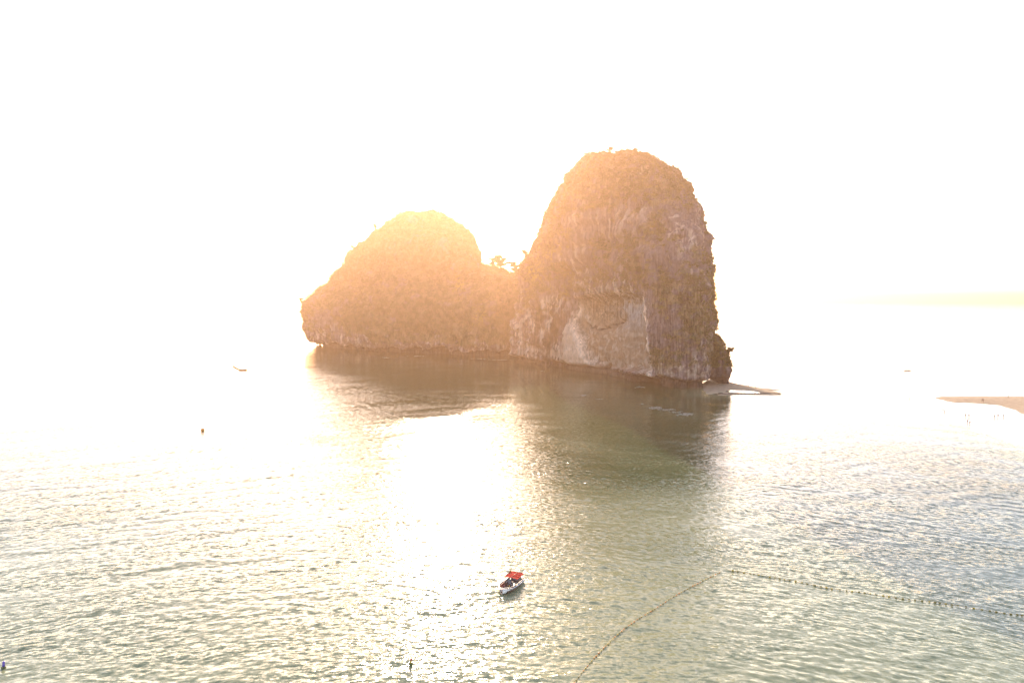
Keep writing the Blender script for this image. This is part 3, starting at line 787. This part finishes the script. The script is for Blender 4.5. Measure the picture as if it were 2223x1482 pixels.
    nu, nv = X.shape
    Fc = grid_faces(nu, nv, True)[:, ::-1]
    flow = np.stack([xi, eta_w, np.zeros_like(xi)], -1).reshape(-1, 3)
    V = np.concatenate([V, [[0, 0, 0]]]); flow = np.concatenate([flow, [[0, 0, 0]]])
    o = mesh_obj('sea', V, Fc, water_material(), None, True, {'flow': flow, 'ruffle': np.append(ruffle.reshape(-1), 1), 'foam': np.append(foam.reshape(-1), 0), 'shallow': np.append(shallow.reshape(-1), 1)})
    print('sea verts', len(V), 'rings', nu)
    tag(o, kind='structure')
    return o
sea = build_sea()
if sea.data.polygons[len(sea.data.polygons) // 2].normal.z < 0:
    sea.data.flip_normals()

# ------------------------------------------------------------------ haze
mh = bpy.data.materials.new('haze'); mh.use_nodes = True
n = mh.node_tree.nodes; n.remove(n['Principled BSDF'])
pv = n.new('ShaderNodeVolumePrincipled'); pv.inputs['Density'].default_value = HAZE_DENSITY; pv.inputs['Color'].default_value = (*HAZE_COLOR, 1); pv.inputs['Anisotropy'].default_value = HAZE_G
mh.node_tree.links.new(pv.outputs[0], n['Material Output'].inputs['Volume'])
hb = MB(); hb.box((0, 0, 106), (40600, 40600, 222)); tag(hb.build('haze', mh), kind='stuff')

# ------------------------------------------------------------------ people
M_SKIN = mat('skin', (.12, .06, .04), .8, .08, .12, 8)
M_HAIR = mat('hair', (.02, .015, .012), .6, .4, .2, 30)
CLOTH = {k: mat(k + '_cloth', c, .95, .03, .15, 12) for k, c in dict(navy=(.03, .04, .10), red=(.16, .02, .02), black=(.02, .02, .022), white=(.26, .24, .23), teal=(.02, .10, .10), orange=(.35, .10, .02), grey=(.08, .08, .08), pink=(.32, .12, .14), yellow=(.32, .22, .03), brown=(.07, .035, .02)).items()}
POSES = {
 'stand': dict(pelvis=(0, 0, .93), chest=(0, 0, 1.28), neck=(0, 0, 1.46), head=(0, .01, 1.62), kn=[(-.1, .02, .5), (.1, .02, .5)], ft=[(-.11, 0, .07), (.11, 0, .07)], el=[(-.27, 0, 1.12), (.27, 0, 1.12)], ha=[(-.3, .06, .86), (.3, .06, .86)]),
 'walk': dict(pelvis=(0, 0, .92), chest=(0, .02, 1.27), neck=(0, .03, 1.45), head=(0, .05, 1.61), kn=[(-.1, .2, .52), (.1, -.08, .5)], ft=[(-.1, .28, .08), (.1, -.34, .12)], el=[(-.27, -.14, 1.14), (.27, .12, 1.13)], ha=[(-.28, -.12, .9), (.28, .3, .95)]),
 'bend': dict(pelvis=(0, -.1, .88), chest=(0, .2, 1.1), neck=(0, .36, 1.2), head=(0, .48, 1.24), kn=[(-.12, .06, .5), (.12, .06, .5)], ft=[(-.14, 0, .07), (.14, 0, .07)], el=[(-.24, .34, .86), (.24, .34, .86)], ha=[(-.2, .42, .6), (.2, .42, .6)]),
 'wave': dict(pelvis=(0, 0, .93), chest=(0, 0, 1.28), neck=(0, 0, 1.46), head=(0, .01, 1.62), kn=[(-.12, .02, .5), (.12, .02, .5)], ft=[(-.16, 0, .07), (.16, 0, .07)], el=[(-.27, 0, 1.12), (.36, 0, 1.5)], ha=[(-.3, .06, .86), (.34, .05, 1.78)]),
 'sit': dict(pelvis=(0, 0, .10), chest=(0, .02, .44), neck=(0, .04, .62), head=(0, .06, .78), kn=[(-.12, .42, .14), (.12, .42, .14)], ft=[(-.12, .46, -.28), (.12, .46, -.28)], el=[(-.27, .08, .30), (.27, .08, .30)], ha=[(-.16, .32, .22), (.16, .32, .22)]),
 'paddle': dict(pelvis=(0, 0, .12), chest=(0, .02, .46), neck=(0, .04, .63), head=(0, .06, .79), kn=[(-.16, .4, .3), (.16, .4, .3)], ft=[(-.12, .8, .08), (.12, .8, .08)], el=[(-.32, .2, .42), (.34, .18, .3)], ha=[(-.34, .42, .52), (.36, .42, .26)]),
}
_pm = {}
def person_mesh(pose):
    if pose in _pm: return _pm[pose]
    p = POSES[pose]; vs = []; ed = []; rd = []
    def a(co, r, par=None):
        vs.append(co); rd.append(r)
        if par is not None: ed.append((par, len(vs) - 1))
        return len(vs) - 1
    def mid(x, y, t): return tuple(x[i] * (1 - t) + y[i] * t for i in range(3))
    pe = a(p['pelvis'], (.15, .11)); wa = a(mid(p['pelvis'], p['chest'], .45), (.125, .09), pe); ch = a(p['chest'], (.165, .105), wa); ne = a(p['neck'], (.055, .055), ch)
    h0 = a(mid(p['neck'], p['head'], .45), (.07, .08), ne); h1 = a(p['head'], (.085, .1), h0); a(mid(p['neck'], p['head'], 1.55), (.055, .06), h1)
    for i, sx in enumerate((-1, 1)):
        hip = (p['pelvis'][0] + sx * .09, p['pelvis'][1], p['pelvis'][2] - .06)
        q = a(hip, (.095, .095), pe); q = a(mid(hip, p['kn'][i], .5), (.078, .08), q); q = a(p['kn'][i], (.055, .055), q); q = a(mid(p['kn'][i], p['ft'][i], .35), (.055, .058), q)
        q = a(p['ft'][i], (.038, .038), q); f = p['ft'][i]; a((f[0] + sx * .02, f[1] + .16, f[2] - .035), (.035, .022), q)
        shd = (p['chest'][0] + sx * .17, p['chest'][1], p['chest'][2] + .09)
        q = a(shd, (.055, .055), ch); q = a(p['el'][i], (.038, .038), q); q = a(mid(p['el'][i], p['ha'][i], .9), (.027, .025), q)
        e, h = p['el'][i], p['ha'][i]; dirv = Vector(h) - Vector(e); dirv.normalize(); q = a(tuple(Vector(h) + dirv * .04), (.036, .018), q)
        for k in range(-1, 3):
            a(tuple(Vector(h) + dirv * (.13 - .012 * abs(k - .5)) + Vector((0, .018 * (k - .5), 0)) + Vector((.01 * sx, 0, 0)) * 0), (.008, .008), q)
    me = bpy.data.meshes.new('skeleton'); me.from_pydata(vs, ed, []); me.update()
    o = bpy.data.objects.new('skeleton', me); C.objects.link(o)
    md = o.modifiers.new('s', 'SKIN'); md.use_smooth_shade = True
    for i, r in enumerate(rd): me.skin_vertices[0].data[i].radius = r
    me.skin_vertices[0].data[0].use_root = True
    o.modifiers.new('d', 'SUBSURF').levels = 1
    dg = bpy.context.evaluated_depsgraph_get(); out = bpy.data.meshes.new_from_object(o.evaluated_get(dg))
    bpy.data.objects.remove(o); bpy.data.meshes.remove(me)
    _pm[pose] = out
    return out
def person(loc, rz, pose, top, bottom, label, group=None, scale=1.0, sink=0.0):
    src = person_mesh(pose); me = src.copy(); me.name = 'person'
    me.materials.clear()
    for m in (M_SKIN, CLOTH[bottom], CLOTH[top] if top else M_SKIN, M_HAIR): me.materials.append(m)
    p = POSES[pose]; pz = p['pelvis']; chz = p['chest']; hd = Vector(p['head'])
    mi = []
    for f in me.polygons:
        c = f.center; k = 0
        dp = (c - Vector(pz)).length; dc = (c - Vector(chz)).length
        if (c - hd).length < .2 and (c.z > hd.z + .05 or c.y < hd.y - .045): k = 3
        elif dp < .27 and c.z < pz[2] + .12: k = 1
        elif (dc < .27 or dp < .27) and (c - hd).length > .24: k = 2
        mi.append(k)
    me.polygons.foreach_set('material_index', mi)
    me.polygons.foreach_set('use_smooth', [True] * len(mi))
    o = bpy.data.objects.new('person', me); C.objects.link(o)
    o.location = (loc[0], loc[1], loc[2] - sink); o.rotation_euler = (0, 0, rz); o.scale = (scale,) * 3
    return tag(o, label, 'person', group)
GB = 'people on the sandbars'
def pg(px, py): return ground(px, py)
PEOPLE = [
 (1625.5, 841.5, 'bend', 'grey', 'navy', 'person bending over near the stones on the spit beside the tower', .35, 0),
 (1638, 838.5, 'stand', 'navy', 'grey', 'person standing at the far water edge of the spit, in dark clothes', .2, 0),
 (1640.3, 844.5, 'walk', 'black', 'brown', 'person in black walking on the middle of the spit', .5, 0),
 (1936.5, 866, 'stand', 'grey', 'black', 'lone wader furthest out left of the right sandbar', -.0, .35),
 (1975, 866, 'stand', 'navy', 'navy', 'lone wader just left of the tip of the right sandbar', .0, .3),
 (2132, 873.5, 'walk', 'red', 'brown', 'person in red walking at the left of a pair on the sandbar', .5, 0),
 (2134.8, 874.5, 'stand', 'brown', 'red', 'person in brown at the right of a pair on the sandbar', .5, 0),
 (2189, 865.5, 'stand', 'grey', 'grey', 'lone person at the back of the right sandbar', .6, 0),
 (2046, 890, 'stand', 'white', 'white', 'pale clothed wader in the shallows below the sandbar tip', .05, .15),
 (2050.5, 895, 'bend', 'navy', 'teal', 'stooping wader in the shallows below the sandbar tip', .05, .15),
 (2096, 904.5, 'stand', 'grey', 'black', 'left wader of the pair behind the couple in the shallows', .05, .3),
 (2103.5, 905, 'stand', 'navy', 'black', 'right wader of the pair behind the couple in the shallows', .05, .25),
 (2100, 917, 'stand', 'red', 'black', 'person in red wading at the left of the nearest couple in the shallows', .0, .3),
 (2104.5, 919, 'bend', 'black', 'brown', 'person in black stooping at the right of the nearest couple in the shallows', .0, .3),
 (2158.5, 906.5, 'bend', 'black', 'black', 'person in black crouching in the shallows under the sandbar', .05, .1),
 (2166.5, 906, 'stand', 'grey', 'pink', 'person in grey and pink standing in the shallows under the sandbar', .05, .1),
 (2178, 906, 'stand', 'white', 'white', 'pale figure alone in the shallows near the right frame edge', .05, .15),
]
for k, (px, py, pose, top, bot, lab, z, sink) in enumerate(PEOPLE):
    b = pg(px, py); person((b[0], b[1], z), random.uniform(0, 6.28), pose, top, bot, lab, GB, random.uniform(1.12, 1.22), sink)

# ------------------------------------------------------------------ speedboat
M_HULL = mat('gelcoat_sun_dimmed', (.25, .22, .23), .6, .08, .04, 2)  # boat white, colour dimmed to offset the strong light on the deck
M_SIDE = mat('hull_paint_shade_lifted', (.86, .82, .82), .4, .2, .04, 2)  # same boat white, colour lifted to offset shade on the sides
M_HULLB = mat('hull_bottom', (.12, .10, .12), .4, .5, .1, 2)
M_DECK = mat('deck_liner', (.16, .125, .12), .5, .4, .12, 3)
M_RED = mat('red_canvas', (.34, .026, .018), .9, .04, .15, 2.5)
M_ORANGE = mat('orange_cover', (.30, .095, .012), .9, .04, .15, 3)
M_STEEL = mat('steel_tube', (.5, .5, .5), .3, .5, 0, 1, .9)
M_DARK = mat('dark_rubber', (.03, .03, .035), .45, .5, .1, 5)
M_SEAT = mat('seat_vinyl', (.25, .22, .22), .5, .4, .1, 5)
M_SEATR = mat('coral_cushion', (.30, .07, .05), .6, .4, .1, 5)
M_GLASS = mat('tinted_glass', (.05, .07, .08), .08, .6, 0)
def make_speedboat():
    bow = ground(1089, 1291); dirv = np.array([-.42, -.90]); dirv = dirv / np.linalg.norm(dirv)
    L, B = 7.9, 3.9
    cen = bow[:2] - dirv * (L * .5)
    rz = math.atan2(-dirv[0], dirv[1])          # local +Y = bow
    t = empty('speedboat', (cen[0], cen[1], 0.0), rz)
    tag(t, 'small white open speedboat with a red canopy and passengers aboard', 'boat')
    ys = np.linspace(-L / 2, L / 2, 22)
    def beam(y):
        q = (y + L / 2) / L
        return B / 2 * (0.90 + .10 * min(1, q * 3)) * (1 - max(0, (q - .45) / .55) ** 3.0 * .86)
    def sheer(y):
        q = (y + L / 2) / L; return .82 + .42 * q ** 2
    prof = []
    for y in ys:
        b = beam(y); s = sheer(y); q = (y + L / 2) / L
        yk = y + .0
        keel = -.35 + .55 * max(0, (q - .7) / .3) ** 2
        ch = b * (.86 - .22 * q)
        prof.append([(0, yk, keel), (ch * .98, y, .05 + .25 * q * q), (b, y, s), (b - .10, y, s + .03), (b - .16, y, s - .02)])
    prof = np.array(prof)                       # (n,5,3)
    full = np.concatenate([prof[:, ::-1] * np.array([-1, 1, 1]), prof[:, 1:]], 1)
    n_, m_ = full.shape[:2]
    f = grid_faces(n_, m_); hull = mesh_obj('hull', full.reshape(-1, 3), f, [M_SIDE, M_HULLB], t, False)
    mi = []
    for q in hull.data.polygons: mi.append(1 if q.center.z < .12 and abs(q.center.x) < 1.2 else 0)
    hull.data.polygons.foreach_set('material_index', mi)
    # transom
    tb = MB(); tb.add([tuple(full[0, i]) for i in range(m_)], [tuple(range(m_))]); tb.build('transom', M_HULL, t)
    # inner liner and floor
    inn = []
    for y in ys[:-2]:
        b = max(.05, beam(y) - .16); s = sheer(y) - .02; inn.append([(-b, y, s), (-b + .08, y, .28), (b - .08, y, .28), (b, y, s)])
    inn = np.array(inn); mesh_obj('inner_liner', inn.reshape(-1, 3), grid_faces(len(inn), 4)[:, ::-1], M_DECK, t)
    # bow deck and square anchor platform
    dk = []
    for y in ys[-3:]:
        b = beam(y) - .12; s = sheer(y) + .035; dk.append([(-b, y, s), (0, y, s + .05), (b, y, s)])
    dk = np.array(dk); mesh_obj('bow_deck', dk.reshape(-1, 3), grid_faces(len(dk), 3)[:, ::-1], M_HULL, t)
    pb = MB(); pb.box((0, L / 2 + .05, sheer(L / 2) + .0), (.62, .9, .14)); pb.box((0, L / 2 + .42, sheer(L / 2) - .16), (.5, .12, .22)); pb.build('anchor_platform', M_HULL, t)
    rr = MB()
    for s in (-1, 1):
        pts = [(s * (beam(y) - .06), y, sheer(y) + .30) for y in np.linspace(.8, L / 2 - .25, 8)]
        rr.tube(pts, .022, 6)
        for q in pts[::2]: rr.tube([(q[0], q[1], q[2] - .28), q], .016, 5)
    rr.build('bow_rail', M_STEEL, t)
    rb = MB()
    for s in (-1, 1): rb.tube([(s * (beam(y) + .02), y, sheer(y) - .08) for y in np.linspace(-L / 2, L / 2 - .1, 14)], .045, 6)
    rb.build('rub_rail', M_DARK, t)
    # seats
    for s in (-1, 1):
        for (y0, y1, m) in ((-3.2, -.4, M_SEAT), (-.2, 2.2, M_SEATR if s > 0 else M_ORANGE)):
            b = MB(); yc = (y0 + y1) / 2; bb = min(beam(y0), beam(y1)) - .44
            b.box((s * bb, yc, .48), (.46, y1 - y0, .36)); sb = b.build('side_bench', m, t)
            c = MB(); c.box((s * (bb + .22), yc, .82), (.10, y1 - y0, .34), 0); c.build('bench_backrest', m, t)
    st = MB(); st.box((0, -3.5, .55), (1.7, .5, .5)); st.box((0, -3.78, .95), (1.7, .12, .35)); st.build('stern_seat', M_SEAT, t)
    # console, wheel, windshield
    cn = MB(); cn.box((.35, -.75, .72), (.72, .55, .9), taper=.85); cn.build('helm_console', M_HULL, t)
    wd = MB(); wd.box((.35, -.52, 1.32), (.72, .03, .36), 0, .35); wd.build('windshield', M_GLASS, t)
    wh = MB(); pts = [(.35 + .17 * math.cos(a), -1.07, 1.08 + .17 * math.sin(a)) for a in np.linspace(0, 2 * math.pi, 13)]; wh.tube(pts, .02, 5); wh.build('steering_wheel', M_DARK, t)
    # canopy on a tube frame: red canvas panels
    fr = MB()
    zc = 1.95; y0c, y1c = -3.75, -.55
    for s in (-1, 1):
        for y in (y0c + .1, (y0c + y1c) / 2, y1c - .1): fr.tube([(s * 1.28, y, sheer(y)), (s * 1.34, y, zc - .1)], .028, 6)
        fr.tube([(s * 1.34, y0c, zc - .06), (s * 1.34, y1c, zc - .06)], .03, 6)
    for y in np.linspace(y0c, y1c, 4): fr.tube([(x, y, zc + .12 * (1 - (x / 1.5) ** 2) - .03) for x in np.linspace(-1.45, 1.45, 7)], .025, 5)
    fr.build('canopy_frame', M_STEEL, t)
    yy = np.linspace(y0c - .1, y1c + .15, 4)
    for i in range(3):
        for s, (xa, xb) in enumerate(((-1.55, -.03), (.03, 1.55))):
            G = []
            for y in np.linspace(yy[i] + .03, yy[i + 1] - .03, 5):
                sag = -.035 * math.sin(math.pi * (y - yy[i]) / (yy[i + 1] - yy[i]))
                G.append([(x, y, zc + .12 * (1 - (x / 1.5) ** 2) + sag + random.uniform(-.008, .008)) for x in np.linspace(xa, xb, 6)])
            G = np.array(G); up = G.reshape(-1, 3); dn = up - np.array([0, 0, .03]); nn = len(up)
            f1 = grid_faces(5, 6); f2 = f1[:, ::-1] + nn
            side = []
            loop = [0 * 6 + j for j in range(6)] + [i2 * 6 + 5 for i2 in range(1, 5)] + [4 * 6 + j for j in range(4, -1, -1)] + [i2 * 6 for i2 in range(3, 0, -1)]
            for k in range(len(loop)): a_, b_ = loop[k], loop[(k + 1) % len(loop)]; side.append([a_, b_, b_ + nn, a_ + nn])
            o = mesh_obj('canopy_panel', np.concatenate([up, dn]), np.concatenate([f1, f2, np.array(side)]), M_RED, t, True)
    cu = MB(); cu.box((1.50, -3.3, 1.62), (.03, .9, 1.2), 0); cu.build('side_curtain', M_ORANGE, t)
    # two outboards
    for s in (-.38, .38):
        e = MB(); e.box((s, -4.35, .95), (.36, .5, .55), taper=.75); e.box((s, -4.32, .35), (.16, .26, .8)); e.box((s, -4.35, -.12), (.12, .45, .14)); e.build('outboard_engine', M_DARK, t)
    bk = MB(); bk.tube([(-.4, 3.0, 1.05), (-.1, 2.4, .75), (.3, 1.9, .5), (.5, 1.2, .4)], .03, 6); bk.build('mooring_rope', M_SEAT, t)
    M4 = Matrix.Translation((cen[0], cen[1], 0)) @ Matrix.Rotation(rz, 4, 'Z')
    def seat(x, y, z, rz_, top, bot, lab, pose='sit'):
        q = M4 @ Vector((x, y, z)); person(q, rz + rz_, pose, top, bot, lab, 'people aboard the speedboat', 1.0)
    seat(.55, 1.6, .62, math.pi / 2, 'pink', 'white', 'passenger in pink on the left side bench nearest the bow')
    seat(.68, .7, .62, math.pi / 2, 'black', 'grey', 'passenger in black on the left side bench by the orange cover')
    seat(-.55, 1.3, .62, -math.pi / 2, 'yellow', 'white', 'passenger in yellow on the right side bench of the speedboat')
    seat(-.70, .5, .62, -math.pi / 2, 'white', 'navy', 'passenger in white on the right side bench behind the one in yellow')
    seat(.35, -1.55, .66, 0, 'navy', 'black', 'driver in navy seated at the helm under the red canopy')
    ds = MB(); ds.box((.35, -1.6, .45), (.5, .5, .36)); ds.build('helm_seat', M_SEAT, t)
    return t
make_speedboat()

# ------------------------------------------------------------------ longtail boat far left
M_WOOD = mat('dark_wood', (.07, .035, .02), .85, .05, .3, 2)
def make_longtail():
    c = ground(521, 804.0); t = empty('longtail_boat', (c[0], c[1], 0), math.pi / 2 + .25)
    tag(t, 'small wooden longtail boat with a high upswept bow, out on the bright sea', 'boat')
    L = 11.5; ys = np.linspace(-L / 2, L / 2, 24); G = []
    for y in ys:
        q = (y + L / 2) / L; b = .85 * (1 - abs(2 * q - .8) ** 2.4 * .55) * (1 - sstep(.62, 1, q) * .6)
        lift = 4.0 * max(0, (q - .42) / .58) ** 1.6 + .5 * max(0, (.15 - q) / .15) ** 2
        s = .95 + lift; k = -.25 + lift * .80
        G.append([(-b + .07, y, s), (-b, y, s + .02), (-b * .75, y, .1 + lift * .95), (0, y, k), (b * .75, y, .1 + lift * .95), (b, y, s + .02), (b - .07, y, s)])
    G = np.array(G); mesh_obj('hull', G.reshape(-1, 3), grid_faces(24, 7), M_WOOD, t, True)
    fl = np.array([[(-.6, y, .25), (.6, y, .25)] for y in np.linspace(-3.8, 1.6, 6)]); mesh_obj('floor_boards', fl.reshape(-1, 3), grid_faces(6, 2), M_DECK, t)
    for y in (-2.8, -.6):
        for s in (-1, 1):
            cf = MB(); cf.tube([(s * .75, y, .9), (s * .7, y, 2.1)], .04, 6); cf.build('canopy_post', M_WOOD, t)
    G = np.array([[(x, y, 2.15 + .22 * (1 - (x / .95) ** 2)) for x in np.linspace(-.95, .95, 7)] for y in (-3.1, -1.7, -.3)])
    up = G.reshape(-1, 3); mesh_obj('canopy', np.concatenate([up, up - [0, 0, .05]]), np.concatenate([grid_faces(3, 7), grid_faces(3, 7)[:, ::-1] + 21]), CLOTH['orange'], t, True)
    e = MB(); e.box((0, -4.2, 1.05), (.45, .7, .45)); e.tube([(0, -4.4, 1.0), (0, -6.6, -.1)], .05, 6); e.build('engine', M_DARK, t)
    rb = MB(); rb.tube([(0, 5.7, 5.0), (0, 5.9, 4.9), (.05, 5.95, 4.3)], .07, 5); rb.build('bow_ribbon', CLOTH['pink'], t)
    M4 = Matrix.Translation((c[0], c[1], 0)) @ Matrix.Rotation(math.pi / 2 + .25, 4, 'Z')
    person(M4 @ Vector((0, -3.5, .28)), math.pi / 2 + .25, 'stand', 'navy', 'black', 'boatman standing at the stern of the longtail boat', None, .95)
make_longtail()

# ------------------------------------------------------------------ kayak far right
def make_kayak():
    c = ground(1970, 804.5); rz = math.pi / 2 - .25; t = empty('kayak', (c[0], c[1], 0), rz)
    tag(t, 'tiny red two seat kayak far out beyond the right sandbar', 'kayak')
    L = 5.4; ys = np.linspace(-L / 2, L / 2, 16); G = []
    for y in ys:
        q = abs(2 * y / L); b = .42 * (1 - q ** 2.5) + .02; s = .26 + .22 * q ** 3
        G.append([(0, y, -.06 + .2 * q ** 4), (b, y, .10), (b, y, s), (0, y, s + .05), (-b, y, s), (-b, y, .10)])
    G = np.array(G); mesh_obj('hull', G.reshape(-1, 3), grid_faces(16, 6, True)[:, ::-1], M_RED, t, True)
    M4 = Matrix.Translation((c[0], c[1], 0)) @ Matrix.Rotation(rz, 4, 'Z')
    for y, top, lab, k in ((-1.2, 'navy', 'rear kayaker in navy holding a paddle', 1), (.7, 'brown', 'front kayaker in brown holding a paddle', -1)):
        b = MB(); b.box((0, y, .34), (.42, .4, .10)); b.build('seat', M_DARK, t)
        person(M4 @ Vector((0, y, .36)), rz, 'paddle', top, 'black', lab, 'kayakers')
        pa = MB(); pa.tube([(-1.05, y + .42, .36 + .85 * 1 - .2 + .25 * k), (1.05, y + .42, .36 + .25 - .25 * k)], .018, 5)
        for s, z in ((-1, 1.01 + .25 * k), (1, .61 - .25 * k)): pa.box((s * 1.15, y + .42, z), (.42, .03, .16))
        o = pa.build('paddle', M_DARK, None); o.location = (c[0], c[1], 0); o.rotation_euler = (0, 0, rz)
        tag(o, 'dark double bladed paddle held by the %s kayaker' % ('rear' if y < 0 else 'front'), 'paddle')
make_kayak()

# ------------------------------------------------------------------ buoys
def buoy_mast(px, py, cols, label, h=1.15, r=.30):
    c = ground(px, py); t = empty('marker_buoy', (c[0], c[1], 0)); tag(t, label, 'buoy')
    b = MB(); b.tube([(0, 0, -.35), (0, 0, -.1), (0, 0, .28), (0, 0, .36)], [r * .7, r, r, r * .75], 14); b.build('float_body', cols[0], t, True)
    m = MB(); m.tube([(0, 0, .34), (.02, 0, h * .72)], [r * .62, r * .5], 12); m.build('mast', cols[1], t, True)
    k = MB(); k.ball((.03, 0, h * .82), r * .62, 12, 8, (1, 1, 1.1)); k.build('top_mark', cols[2], t, True)
M_BY = mat('buoy_yellow', (.45, .30, .03), .5, .5, .2, 6); M_BR = mat('buoy_red', (.42, .07, .07), .5, .5, .15, 6); M_BG = mat('buoy_green', (.07, .09, .03), .6, .4, .2, 6)
M_BB = mat('buoy_blue', (.10, .07, .38), .45, .5, .15, 6); M_BO = mat('buoy_orange', (.62, .25, .05), .5, .5, .15, 4)
buoy_mast(892, 1443, (M_BG, M_BY, M_BR), 'narrow red and yellow marker buoy left below the speedboat')
buoy_mast(8, 1450, (M_BG, M_BB, M_BB), 'dark blue topped marker buoy at the bottom left edge', 1.2, .34)
c = ground(440, 935); t = empty('round_buoy', (c[0], c[1], 0)); tag(t, 'round orange buoy floating alone on bright water left of the island', 'buoy')
b = MB(); b.ball((0, 0, .5), .82, 16, 10); b.build('float_ball', M_BO, t, True)
b = MB(); b.tube([(0, 0, 1.05), (0, 0, 1.2)], .1, 8); b.build('lifting_eye', M_DARK, t)

# ------------------------------------------------------------------ swimming rope with floats
M_ROPE = mat('rope', (.42, .27, .10), .8, .3, .2, 6); M_FL = [M_BY, mat('float_orange', (.62, .20, .03), .5, .4, .15, 5), mat('float_dark', (.22, .17, .04), .6, .4, .2, 5)]
def float_line(name, pts, step, rad, label, mats_):
    path = catmull([g2(*p) for p in pts], .25)
    o0 = path[0].copy(); t = empty(name, (o0.x, o0.y, 0)); tag(t, label, 'rope')
    for i, p in enumerate(path): p -= o0; p.z = .10 + .03 * math.sin(i * .37)
    mb = MB(); mb.tube(path[::3], .022, 5); mb.build('rope', M_ROPE, t)
    proto = []
    for m in mats_:
        f = MB(); f.tube([(-1.5 * rad, 0, 0), (-1.1 * rad, 0, 0), (-.4 * rad, 0, 0), (.4 * rad, 0, 0), (1.1 * rad, 0, 0), (1.5 * rad, 0, 0)], [rad * .35, rad * .8, rad, rad, rad * .8, rad * .35], 9)
        proto.append(f.build('float', m, t, True))
    s = 0; nxt = step * .5; first = set(); cnt = 0
    for i in range(1, len(path)):
        s += (path[i] - path[i - 1]).length
        if s >= nxt and cnt < 298:
            j = random.choice(range(len(proto)))
            if j not in first: q = proto[j]; first.add(j)
            else:
                q = proto[j].copy(); C.objects.link(q); q.parent = t
            d = path[i] - path[i - 1]
            q.location = path[i] + Vector((0, 0, .02)); q.rotation_euler = (0, 0, math.atan2(d.y, d.x)); k = random.uniform(.85, 1.2); q.scale = (k, k, k)
            nxt += step * random.uniform(.8, 1.25); cnt += 1
    print(name, cnt)
float_line('float_line', [(1238, 1495), (1262, 1462), (1300, 1418), (1345, 1374), (1385, 1344), (1420, 1323), (1470, 1291), (1530, 1259), (1566, 1241)], .95, .105, 'orange and dark float line curving from the bottom edge up to the right', [M_FL[0], M_FL[1], M_FL[2], M_FL[1]])
float_line('float_line', [(1583, 1237.5), (1660, 1251), (1730, 1263), (1800, 1277), (1880, 1288), (1960, 1300), (2030, 1308), (2100, 1318), (2170, 1330), (2240, 1339)], 1.05, .14, 'dark beaded float line running to the right frame edge', [M_FL[2], M_FL[2], M_FL[0]])
